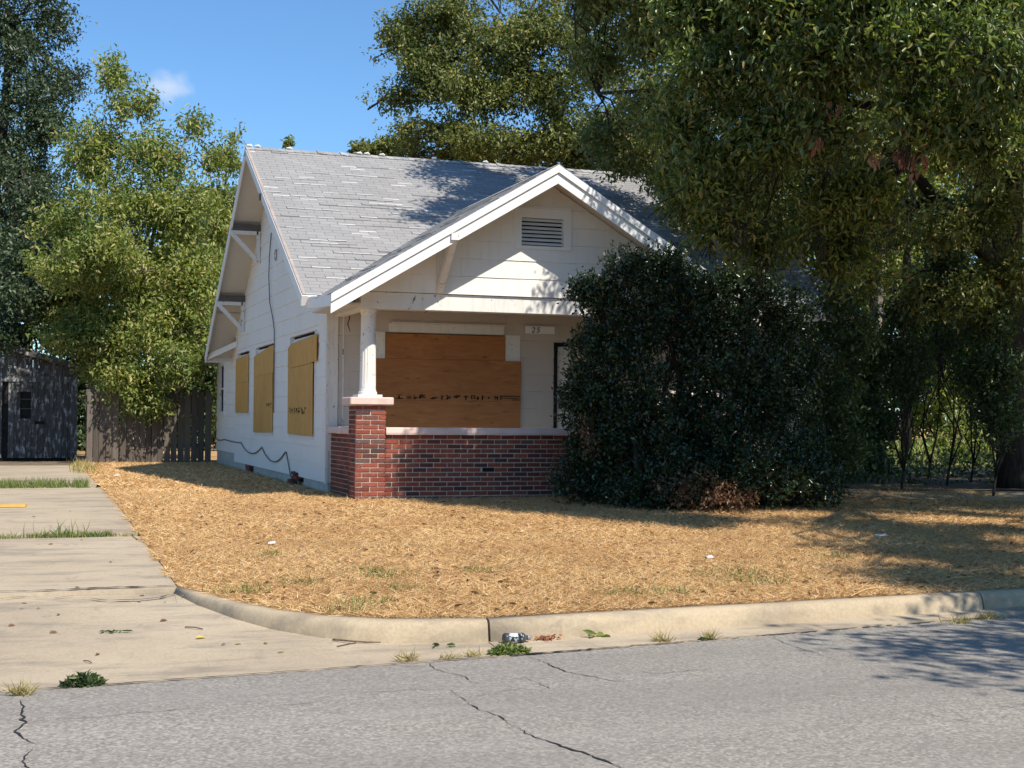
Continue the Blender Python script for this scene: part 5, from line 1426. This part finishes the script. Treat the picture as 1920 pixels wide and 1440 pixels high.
# low sunlit weeds at the far clearing
P = [[], [], [], [], []]
n = 9000
gx = RNG.uniform(16, 40, n); gy = RNG.uniform(29.0, 52, n)
tp = np.stack([gx, gy, 0.40 + RNG.random(n) ** 2 * 0.30], axis=1)
A = RNG.normal(scale=0.5, size=(n, 3)) + arr([0, 0, 0.7]); Nn = RNG.normal(size=(n, 3))
tag(leaf_obj('far_weeds', tp, A, Nn, RNG.uniform(0.12, 0.32, n), RNG.uniform(0.03, 0.07, n), M['leafbright'], 'diamond'), kind='stuff')

n = 9000
gx = RNG.uniform(11.2, 24, n); gy = RNG.uniform(21.5, 30.5, n)
k = noise_cull(np.stack([gx, gy, gx * 0], 1), 0.7, -0.05, 8.0) & (gx > 12.9); gx, gy = gx[k], gy[k]; n = len(gx)
tag(leaf_obj('ground_cover', np.stack([gx, gy, 0.38 + RNG.random(n) ** 2 * 0.5], 1), RNG.normal(scale=0.7, size=(n, 3)) + arr([0, 0, 0.5]), RNG.normal(scale=0.6, size=(n, 3)) + arr([0, -0.2, 0.7]), RNG.uniform(0.07, 0.16, n), RNG.uniform(0.035, 0.07, n), M['leafunder'], 'diamond'), 'low leafy ground cover in the shade of the trees', None, None, 'stuff')
# --- tree across the street, behind the viewer's right shoulder; it shades the road
tb = Vector((11.0, -1.9, -0.1))
tree('street_tree', 'tree on the opposite verge that throws its shade over the road', 'tree', [(tb, 0.3), (tb + Vector((0, 0, 3)), 0.24), (tb + Vector((-0.4, 0.2, 6)), 0.14)],
     [(tb + Vector((dx, dy, dz)), (1.7, 1.5, 1.1), 150) for dx, dy, dz in ((0, 0, 6.5), (-2.2, 2.2, 6.4), (-2.4, 4.2, 6.2), (-1.0, 3.0, 6.6), (1.4, 1.5, 6), (-2.6, 5.6, 5.6), (-1.6, -1.2, 6.4), (1.6, -0.5, 6), (-1.0, 5.4, 5.8), (1.2, 4.4, 5.8), (0.6, 6.2, 5.4))],
     (0.13, 0.5), 'leafrear', m=13, twig=0.7, cull=(0.9, -0.12), sub=8)

# --- unseen broad tree added right of the view to shade the wood and the walk
tb = Vector((20.5, 15.0, 0.2))
tree('added_shading_tree', 'unseen broad-crowned tree added outside the view to shade the undergrowth', 'tree', [(tb, 0.4), (tb + Vector((0, 0, 3)), 0.3), (tb + Vector((-0.4, 0.2, 6.5)), 0.18)],
     [(tb + Vector((dx, dy, dz)), (2.3, 2.2, 1.4), 300) for dx, dy, dz in ((0, 0, 8), (-3, 0.5, 7.6), (-4.6, 2.6, 7.8), (-2.5, 3.6, 8.4), (1.0, 3.6, 8.4), (3.2, 1.0, 8), (3.6, 4.2, 8.6), (0, 6.0, 8.8), (-3.8, 5.6, 8.8), (-2.2, -3, 7.4), (1.6, -3, 7.4), (-4.8, -2.0, 7.0), (3.8, -2.4, 7.4), (3.0, 7.6, 8.8), (-1.2, 8.4, 9.4))],
     (0.17, 0.52), 'leafrear', m=14, twig=0.8, cull=(0.6, -0.3), sub=8)

# ================================================================== THE HOLLY BUSH
bc = Vector((8.55, 17.95, 0.3))
hl = [((8.2, 18.1, 1.1), (1.15, 1.1, 0.9)), ((9.3, 17.6, 1.0), (1.0, 1.1, 0.85)), ((10.0, 17.7, 1.15), (0.8, 0.9, 1.0)), ((8.1, 18.2, 2.1), (1.15, 0.95, 0.9)), ((9.2, 17.9, 2.1), (1.0, 1.1, 0.9)), ((10.0, 17.9, 2.2), (0.65, 0.8, 0.7)),
      ((7.95, 18.15, 2.95), (0.80, 0.65, 0.75)), ((8.7, 18.1, 3.1), (0.85, 0.75, 0.75)), ((9.4, 18.0, 2.9), (0.75, 0.8, 0.65)), ((7.82, 18.1, 3.70), (0.38, 0.35, 0.32)), ((8.45, 18.1, 3.72), (0.45, 0.4, 0.32)), ((9.0, 18.0, 3.45), (0.5, 0.5, 0.4)),
      ((7.35, 18.2, 2.6), (0.35, 0.4, 0.35)), ((10.0, 17.9, 3.0), (0.7, 0.7, 0.6)), ((10.5, 18.0, 2.5), (0.55, 0.6, 0.6)), ((9.6, 18.0, 3.5), (0.5, 0.5, 0.4)), ((7.25, 18.25, 3.35), (0.3, 0.3, 0.3)), ((7.2, 18.25, 1.95), (0.35, 0.4, 0.4)), ((7.5, 18.2, 3.3), (0.38, 0.35, 0.3)), ((7.35, 18.3, 0.8), (0.6, 0.6, 0.6)), ((7.5, 18.25, 1.5), (0.6, 0.6, 0.6)), ((9.2, 17.2, 0.7), (1.4, 0.6, 0.5)), ((8.2, 17.4, 0.7), (1.1, 0.6, 0.5)), ((10.3, 17.3, 0.7), (0.55, 0.5, 0.5))]
root = empty('holly_bush', bc, 'huge dark glossy evergreen bush hiding the right half of the porch', 'bush')
P = [[], [], [], [], []]
mb = MB()
for c, r in hl:
    n = int(215 * (r[0] * r[1] + r[1] * r[2] + r[0] * r[2]) ** 0.9 * 1.5)
    tips, outs = ellipsoid_points(c, r, n, 0.30)
    k = noise_cull(tips, 1.6, -0.28); tips, outs = tips[k], outs[k]
    for lst, a in zip(P, sprigs(tips, outs, 17, 0.24, (0.052, 0.55), -0.15, 0.8)): lst.append(a)
    st0 = bc + Vector((random.uniform(-0.6, 0.9), random.uniform(-0.3, 0.3), 0))
    ln_ = wobble_line(st0, c, 5, 0.06)
    mb.tube(ln_, [0.045, 0.04, 0.035, 0.028, 0.02, 0.012], 6)
    for _ in range(14): mb.tube(wobble_line(ln_[int(RNG.integers(3, 6))], tips[int(RNG.integers(len(tips)))], 3, 0.08), [0.012, 0.009, 0.006, 0.003], 4, cap=False)
mb.build('stems', M['bark'], root, smooth=True, recalc=False)
leaf_obj('foliage', *[np.concatenate(a) for a in P], M['leafholly'], 'diamond', root)
P = [[], [], [], [], []]
for c, r, n in (((8.3, 17.05, 0.62), (0.55, 0.35, 0.36), 120), ((8.75, 16.85, 0.50), (0.5, 0.3, 0.25), 90), ((7.25, 18.0, 1.25), (0.2, 0.25, 0.35), 30)):
    tips, outs = ellipsoid_points(c, r, n, 0.4)
    for lst, a in zip(P, sprigs(tips, outs, 10, 0.22, (0.05, 0.5), 0.2, 0.8)): lst.append(a)
leaf_obj('dead_foliage', *[np.concatenate(a) for a in P], M['leafbrown'], 'diamond', root)

# ================================================================== STRAW, WEEDS AND LITTER
def kerb_back(xarr): return np.interp(xarr, [p[0] for p in KB], [p[1] for p in KB])
def ztv(y): return 0.15 + 0.21 * np.clip((y - 9.4) / 10.0, 0, 1)
def straw_field(n, x0, x1, y0, y1, dens, L, Wd):
    x = RNG.uniform(x0, x1, n * 2); y = RNG.uniform(y0, y1, n * 2)
    p = RNG.random(n * 2) < dens(x, y)
    x, y = x[p], y[p]
    ok = (y > kerb_back(x) + 0.0) & (x > 1.13 + 0.05 * np.sin(y * 5) + 0.03 * np.sin(y * 17)) & ~((x > 4.4) & (y > 19.72) & (x < 12.7)) & ~((x > 4.37) & (y > 21.6) & (y < 35.5) & (x < 12.7))
    x, y = x[ok], y[ok]
    n = len(x)
    az = RNG.uniform(0, 2 * np.pi, n); el = np.abs(RNG.normal(scale=0.22, size=n)) + 0.02
    up = RNG.random(n) < 0.06
    el[up] = RNG.uniform(0.6, 1.4, int(up.sum()))
    A = np.stack([np.cos(az) * np.cos(el), np.sin(az) * np.cos(el), np.sin(el)], axis=1)
    P = np.stack([x, y, ztv(y) + RNG.random(n) * 0.022], axis=1)
    Nn = RNG.normal(scale=0.5, size=(n, 3)) + arr([0, -0.2, 0.8])
    l = RNG.uniform(L[0], L[1], n); w = RNG.uniform(Wd[0], Wd[1], n)
    l[up] *= 0.6
    return P, A, Nn, l, w
clump = lambda x, y: 0.62 + 0.38 * np.sin(x * 1.9 + np.sin(y * 1.3) * 2) * np.sin(y * 2.3 + x)
f1 = straw_field(330000, 1.1, 11, 9.3, 14.5, clump, (0.03, 0.12), (0.0035, 0.007))
f2 = straw_field(200000, 1.1, 15, 14.5, 22, clump, (0.04, 0.14), (0.004, 0.009))
f3 = straw_field(26000, 1.1, 4.5, 22, 36, clump, (0.05, 0.14), (0.008, 0.018))
f4 = straw_field(20000, 11, 22, 9.5, 17, clump, (0.05, 0.12), (0.007, 0.014))
cat_ = [np.concatenate(a) for a in zip(f1, f2, f3, f4)]
tag(leaf_obj('dry_grass', *cat_, M['straw'], 'blade'), 'cut dry straw-coloured grass covering the front lawn', None, None, 'stuff')
# dead leaves among the straw
n = 1500
x = RNG.uniform(1.3, 14, n); y = 9.5 + RNG.random(n) ** 1.3 * 9.5
k = y > kerb_back(x) + 0.1; x, y = x[k], y[k]; n = len(x)
az = RNG.uniform(0, 6.28, n)
tag(leaf_obj('dead_leaves', np.stack([x, y, ztv(y) + 0.02], 1), np.stack([np.cos(az), np.sin(az), RNG.normal(scale=0.2, size=n)], 1), RNG.normal(scale=0.5, size=(n, 3)) + arr([0, 0, 1]), RNG.uniform(0.04, 0.09, n), RNG.uniform(0.02, 0.05, n), M['leafbrown'], 'leaf'),
    'brown dead leaves strewn over the dry lawn', None, None, 'stuff')
# sparse green blades
bl = []
spots = [(720, 1085, 0.14), (565, 1098, 0.10), (690, 1135, 0.12), (700, 1075, 0.1), (760, 1110, 0.1), (1175, 1118, 0.12), (900, 1075, 0.1), (1370, 1080, 0.22), (1420, 1095, 0.2), (1570, 1050, 0.12), (455, 1112, 0.12), (1265, 1115, 0.1), (510, 1045, 0.08), (650, 1150, 0.12)]
for px, py, r in spots:
    c = ground_at(px, py); n = int(130 * r / 0.12)
    bl.append(np.stack([RNG.normal(c.x, r, n), RNG.normal(c.y, r * 0.8, n), np.full(n, c.z)], 1))
bl = np.concatenate(bl); bl = bl[bl[:, 1] > kerb_back(bl[:, 0])]; n = len(bl)
tag(leaf_obj('green_blades', bl, RNG.normal(scale=0.45, size=(n, 3)) + arr([0, 0, 0.9]), RNG.normal(size=(n, 3)), RNG.uniform(0.04, 0.11, n), RNG.uniform(0.004, 0.008, n), M['grass'], 'bent'),
    'sparse green grass blades coming through the straw', None, None, 'stuff')
# grass in the driveway joints
def joint_grass(name, label, x0, x1, y0, y1, n, L, bias=1.0, mat='grass'):
    x = x0 + (x1 - x0) * RNG.random(n) ** bias; y = RNG.uniform(y0, y1, n)
    k = noise_cull(np.stack([x, y * 0.3, x * 0], 1), 2.6, -0.12, 3.0) | (RNG.random(n) < 0.12); x, y = x[k], y[k]; n = len(x)
    tag(leaf_obj(name, np.stack([x, y, ztv(y) - 0.02], 1), RNG.normal(scale=0.42, size=(n, 3)) + arr([0, 0, 0.9]), RNG.normal(size=(n, 3)), RNG.uniform(L[0], L[1], n), RNG.uniform(0.006, 0.012, n), M[mat], 'bent'), label, None, None, 'stuff')
joint_grass('joint_grass', 'green grass filling the wide driveway joint near the shed', -3.3, 0.95, 24.0, 25.2, 5200, (0.07, 0.2))
joint_grass('joint_grass', 'short grass in the narrow driveway joint', -0.6, 0.85, 15.38, 15.62, 900, (0.04, 0.10), 0.6)
joint_grass('joint_grass', 'dry straw at the ends of the narrow driveway joint', -3.3, 1.12, 15.36, 15.64, 900, (0.04, 0.08), 1, 'drygrass')
c = ground_at(115, 1000)
n = 34
tag(leaf_obj('tall_weed', np.stack([RNG.normal(c.x, 0.16, n), RNG.normal(15.5, 0.04, n), np.full(n, 0.26)], 1), RNG.normal(scale=0.5, size=(n, 3)) + arr([0, 0, 1]), RNG.normal(size=(n, 3)), RNG.uniform(0.12, 0.26, n), RNG.uniform(0.008, 0.014, n), M['grass'], 'bent'),
    'tuft of tall spiky grass in the narrow driveway joint', 'weed')
n = 260
tag(leaf_obj('edge_grass', np.stack([RNG.normal(1.12, 0.12, n), RNG.uniform(29.5, 34.5, n), np.full(n, 0.36)], 1), RNG.normal(scale=0.45, size=(n, 3)) + arr([0, 0, 1]), RNG.normal(size=(n, 3)), RNG.uniform(0.1, 0.28, n), RNG.uniform(0.01, 0.02, n), M['drygrass'], 'bent'), 'rank grass along the far end of the driveway edge', None, None, 'stuff')
# weeds in the seam of the road: mats and tufts
def mat_weed(px, py, rx, ry, n, label, matn='grass', h=0.05, Ln=(0.02, 0.05)):
    c = gz(px, py, 0.005)
    q = unit(RNG.normal(size=(n, 2))) * RNG.random((n, 1)) ** 0.5
    p = np.stack([c.x + q[:, 0] * rx, c.y + q[:, 1] * ry + q[:, 0] * rx * 0.12, c.z + (1 - np.sum(q * q, 1)) * h * RNG.random(n)], 1)
    o = leaf_obj('weed_mat', p, RNG.normal(scale=0.8, size=(n, 3)) + np.concatenate([q * 0.6, np.full((n, 1), 0.35)], 1), RNG.normal(scale=0.5, size=(n, 3)) + arr([0, 0, 1]), RNG.uniform(Ln[0], Ln[1], n), RNG.uniform(0.012, 0.022, n), M[matn], 'diamond')
    return tag(o, label, 'weed', 'weeds in the road seam')
mat_weed(157, 1283, 0.115, 0.075, 520, 'dense green weed mat at the driveway mouth', 'leafunder', 0.06)
mat_weed(955, 1224, 0.135, 0.06, 520, 'flat yellow-green weed mat on the gutter in front of the bottle', 'grass', 0.05)
def tuft(px, py, n, label, h=(0.05, 0.12), matn='drygrass', r=0.03):
    c = gz(px, py, 0.005)
    o = leaf_obj('grass_tuft', np.stack([RNG.normal(c.x, r, n), RNG.normal(c.y, r * 0.5, n), np.full(n, c.z)], 1), RNG.normal(scale=0.7, size=(n, 3)) * arr([1, 1, 0.2]) + arr([0, 0, 0.75]), RNG.normal(size=(n, 3)), RNG.uniform(h[0], h[1], n), RNG.uniform(0.003, 0.007, n), M[matn], 'bent')
    return tag(o, label, 'grass tuft', 'weeds in the road seam')
tuft(40, 1302, 110, 'yellowing grass tuft at the head of the long road crack')
tuft(766, 1238, 70, 'bristly dry tuft in the seam below the fallen stick')
tuft(842, 1234, 40, 'tiny dry tuft in the seam beside the bristly one', (0.03, 0.06))
tuft(885, 1230, 45, 'small pale dry tuft in the seam by the flat weed mat', (0.03, 0.08))
tuft(1242, 1203, 70, 'dry golden tuft in the gutter past the curled green leaf')
tuft(1330, 1198, 60, 'limp straw-coloured tuft with a green shoot in the gutter', (0.05, 0.12))
tuft(1800, 1168, 80, 'dry grass tuft against the shaded kerb joint', (0.05, 0.11), r=0.05)
tuft(1855, 1160, 70, 'wispy dry tuft past the shaded kerb joint', (0.05, 0.1), r=0.05)

# bottle in the gutter
bm_ = NT('bottle_dark_plastic'); bm_.col((0.05, 0.055, 0.06)); MBOT = bm_.set(0.22, 0.6)
bl_ = NT('bottle_label')
ck = bl_.noise(42, 2, 0.5, bl_.scaled((0.8, 1, 1.4)))
bl_.col(bl_.ramp(ck, [(0.47, (0.018, 0.022, 0.028)), (0.53, (0.55, 0.60, 0.64))])); MLAB = bl_.set(0.3, 0.5)
bc_ = NT('bottle_grey'); bc_.col((0.22, 0.23, 0.24)); MCAP = bc_.set(0.35, 0.5)
def lathe(axis_o, axis_d, prof, n=28):
    d = Vector(axis_d).normalized(); x = d.cross(Vector((0, 0, 1))).normalized(); y = x.cross(d)
    mb = MB(); vs = []; fs = []
    for t, r in prof:
        for k in range(n):
            a = 2 * math.pi * k / n; vs.append(Vector(axis_o) + d * t + (x * math.cos(a) + y * math.sin(a)) * r)
    for i in range(len(prof) - 1):
        for k in range(n): fs.append((i * n + k, i * n + (k + 1) % n, (i + 1) * n + (k + 1) % n, (i + 1) * n + k))
    fs += [tuple(reversed(range(n))), tuple((len(prof) - 1) * n + k for k in range(n))]
    mb.add(vs, fs); return mb
p0 = gz(945, 1206, 0.02); bo = Vector((p0.x, p0.y + 0.01, za(p0.y) + 0.0395)); bd = Vector((1, 0.13, -0.03))
bottle = empty('bottle', (bo.x, bo.y, 0.02), 'dark grey plastic bottle lying in the gutter against the kerb', 'bottle')
lathe(bo, bd, [(0.0, 0.026), (0.003, 0.034), (0.012, 0.037), (0.022, 0.037), (0.024, 0.035), (0.128, 0.035), (0.130, 0.037), (0.142, 0.036), (0.160, 0.026), (0.168, 0.018), (0.176, 0.016), (0.18, 0.016)]).build('body', MBOT, bottle, smooth=True)
lathe(bo, bd, [(0.027, 0.0356), (0.126, 0.0356)]).build('label', MLAB, bottle, smooth=True)
lathe(bo, bd, [(0.178, 0.0175), (0.180, 0.019), (0.198, 0.019), (0.200, 0.017)]).build('bottle_cap', MCAP, bottle, smooth=True)
def litter_leaves(name, px, py, n, sx, sy, L, mat_, label, cat='leaf', group=None, z=0.012, shape='leaf', ratio=0.5):
    c = gz(px, py, za(9.2)); zc = za(c.y)
    az = RNG.uniform(0, 6.28, n)
    o = leaf_obj(name, np.stack([RNG.normal(c.x, sx, n), RNG.normal(c.y, sy, n), zc + z * (0.4 + RNG.random(n))], 1), np.stack([np.cos(az), np.sin(az), RNG.normal(scale=0.25, size=n)], 1), RNG.normal(scale=0.45, size=(n, 3)) + arr([0, -0.2, 1]), RNG.uniform(L * 0.8, L * 1.2, n), RNG.uniform(L * ratio * 0.8, L * ratio * 1.2, n), M[mat_], shape)
    return tag(o, label, cat, group)
litter_leaves('dry_leaf_sprig', 1022, 1201, 46, 0.06, 0.012, 0.035, 'leafred', 'curled heap of dry orange leaves beside the bottle', 'leaves', z=0.02)
litter_leaves('curled_leaf', 1120, 1196, 5, 0.03, 0.012, 0.085, 'grass', 'curled pale green leaf in the gutter', 'leaf', z=0.02)
litter_leaves('leaf_sprig', 828, 1213, 6, 0.035, 0.008, 0.05, 'leafunder', 'small dark green leaf sprig below the kerb near the stick', 'leaf sprig')
litter_leaves('twig_leaves', 1320, 1198, 3, 0.03, 0.01, 0.06, 'leafunder', 'dark green leaf lying by the limp tuft', 'leaf')
def on_drive(px, py):
    p = ground_at(px, py, lambda y: za(y) if y < 11.0 else zd(y)); return p
def leafy(px, py, az, L, mat_, label, name='fallen_leaf', group='fallen leaves on the driveway', ratio=0.5):
    c = on_drive(px, py)
    o = leaf_obj(name, arr([[c.x, c.y, c.z + 0.008]]), arr([[math.cos(az), math.sin(az), 0.05]]), arr([[0.1, -0.25, 1]]), arr([L]), arr([L * ratio]), M[mat_], 'leaf')
    tag(o, label, 'leaf', group)
leafy(366, 1199, 0.1, 0.075, 'leafyellow', 'single orange-yellow leaf on the pale driveway apron', ratio=0.45)
for px, py, az in ((440, 1210, 0.3), (502, 1209, 2.0), (520, 1225, 0.1)): leafy(px, py, az, 0.05, 'drygrass', 'pale lemon leaf on the apron near the kerb', ratio=0.4)
for px, py, az in ((68, 1143, 0.2), (108, 1155, 1.2), (92, 1188, 0.0), (300, 1166, 0.4), (205, 1056, 0.9), (150, 1014, 0.1), (100, 1022, 2.8), (140, 1104, 0.6), (40, 1134, 0.1), (310, 1130, 1.4), (340, 1120, 0.3), (180, 1230, 1.0), (415, 1211, 0.5), (15, 1175, 0.2), (270, 1120, 2.2), (60, 970, 0.2), (130, 960, 1.0)):
    leafy(px, py, az, random.uniform(0.03, 0.065), 'leafbrown', 'small curled brown leaf lying on the driveway', ratio=0.5)
# green sprig on the apron
c = on_drive(215, 1187); n = 16
az = RNG.normal(0, 0.7, n)
tag(leaf_obj('green_sprig', np.stack([c.x + np.linspace(-0.10, 0.08, n), c.y + RNG.normal(0, 0.008, n), np.full(n, c.z + 0.012)], 1), np.stack([np.cos(az), np.sin(az), RNG.normal(0, 0.15, n)], 1), RNG.normal(scale=0.4, size=(n, 3)) + arr([0, 0, 1]), RNG.uniform(0.03, 0.055, n), RNG.uniform(0.012, 0.02, n), M['leafunder'], 'leaf'),
    'fresh green leaf sprig dropped on the driveway apron', 'leaf sprig')
# sticks
def stick(name, pxs, r, label, f=None):
    pts = [on_drive(x, y) for x, y in pxs]
    mb = MB(); mb.tube([p + Vector((0, 0, r + 0.004 + 0.006 * (i % 2))) for i, p in enumerate(pts)], [r, r * 0.9, r * 0.8, r * 0.5][:len(pts)] + [r * 0.5] * max(0, len(pts) - 4), 6)
    if f:
        q = [on_drive(x, y) for x, y in f]; mb.tube([p + Vector((0, 0, r * 0.7 + 0.003)) for p in q], r * 0.55, 5)
    tag(mb.build(name, M['stick'], recalc=False), label, 'stick')
stick('fallen_stick', [(624, 1202), (650, 1206), (685, 1207), (714, 1209)], 0.007, 'forked dark stick lying at the foot of the kerb', [(632, 1214), (655, 1209), (668, 1207)])
stick('twig', [(347, 1178), (365, 1180), (380, 1182)], 0.005, 'reddish twig on the apron beside the kerb return')
stick('twig', [(157, 1241), (165, 1243), (172, 1245)], 0.004, 'short thin twig on the apron behind the green weed mat')
# yellow plank on the driveway
c = on_drive(18, 951)
mb = MB(); mb.hexa([(c.x - 1.2, c.y - 0.07, c.z + 0.004), (c.x + 0.19, c.y - 0.05, c.z + 0.004), (c.x + 0.21, c.y + 0.10, c.z + 0.004), (c.x - 1.2, c.y + 0.08, c.z + 0.004), (c.x - 1.2, c.y - 0.07, c.z + 0.035), (c.x + 0.19, c.y - 0.05, c.z + 0.035), (c.x + 0.21, c.y + 0.10, c.z + 0.035), (c.x - 1.2, c.y + 0.08, c.z + 0.035)])
tag(mb.build('plank', M['yellow']), 'yellow wooden plank lying flat on the driveway', 'plank')
# paper scraps
def scrap(px, py, w, d, label):
    c = ground_at(px, py); mb = MB(); z = c.z + 0.03
    mb.prism([(c.x - w, c.y - d, z), (c.x + w * 0.7, c.y - d * 1.2, z + 0.008), (c.x + w, c.y + d, z + 0.02), (c.x - w * 0.5, c.y + d * 0.8, z + 0.012)], [(c.x - w, c.y - d, z + 0.003), (c.x + w * 0.7, c.y - d * 1.2, z + 0.011), (c.x + w, c.y + d, z + 0.023), (c.x - w * 0.5, c.y + d * 0.8, z + 0.015)])
    tag(mb.build('paper_scrap', M['paper']), label, 'litter', 'paper scraps on the lawn')
scrap(509, 1025, 0.045, 0.05, 'pale bluish scrap of paper lying on the sunny straw lawn')
scrap(1330, 1052, 0.04, 0.04, 'white paper scrap on the lawn towards the kerb below the bush')
scrap(1650, 1010, 0.09, 0.05, 'flattened grey-white paper in the dappled shade on the lawn')
scrap(218, 895, 0.07, 0.10, 'white scrap at the edge of the driveway by the house shadow')
# a straw stalk or two lying on the lawn
def stalk(p, q):
    a, b = ground_at(*p), ground_at(*q); mb = MB(); mb.tube([a + Vector((0, 0, 0.03)), a.lerp(b, 0.5) + Vector((0, 0, 0.045)), b + Vector((0, 0, 0.03))], 0.006, 5)
    tag(mb.build('straw_stalk', M['straw'], recalc=False), 'long pale dry stalk lying on the lawn', 'stalk', 'long stalks on the lawn')
stalk((715, 995), (805, 992)); stalk((1595, 1125), (1645, 1108)); stalk((1760, 1097), (1825, 1088)); stalk((600, 1080), (660, 1092))
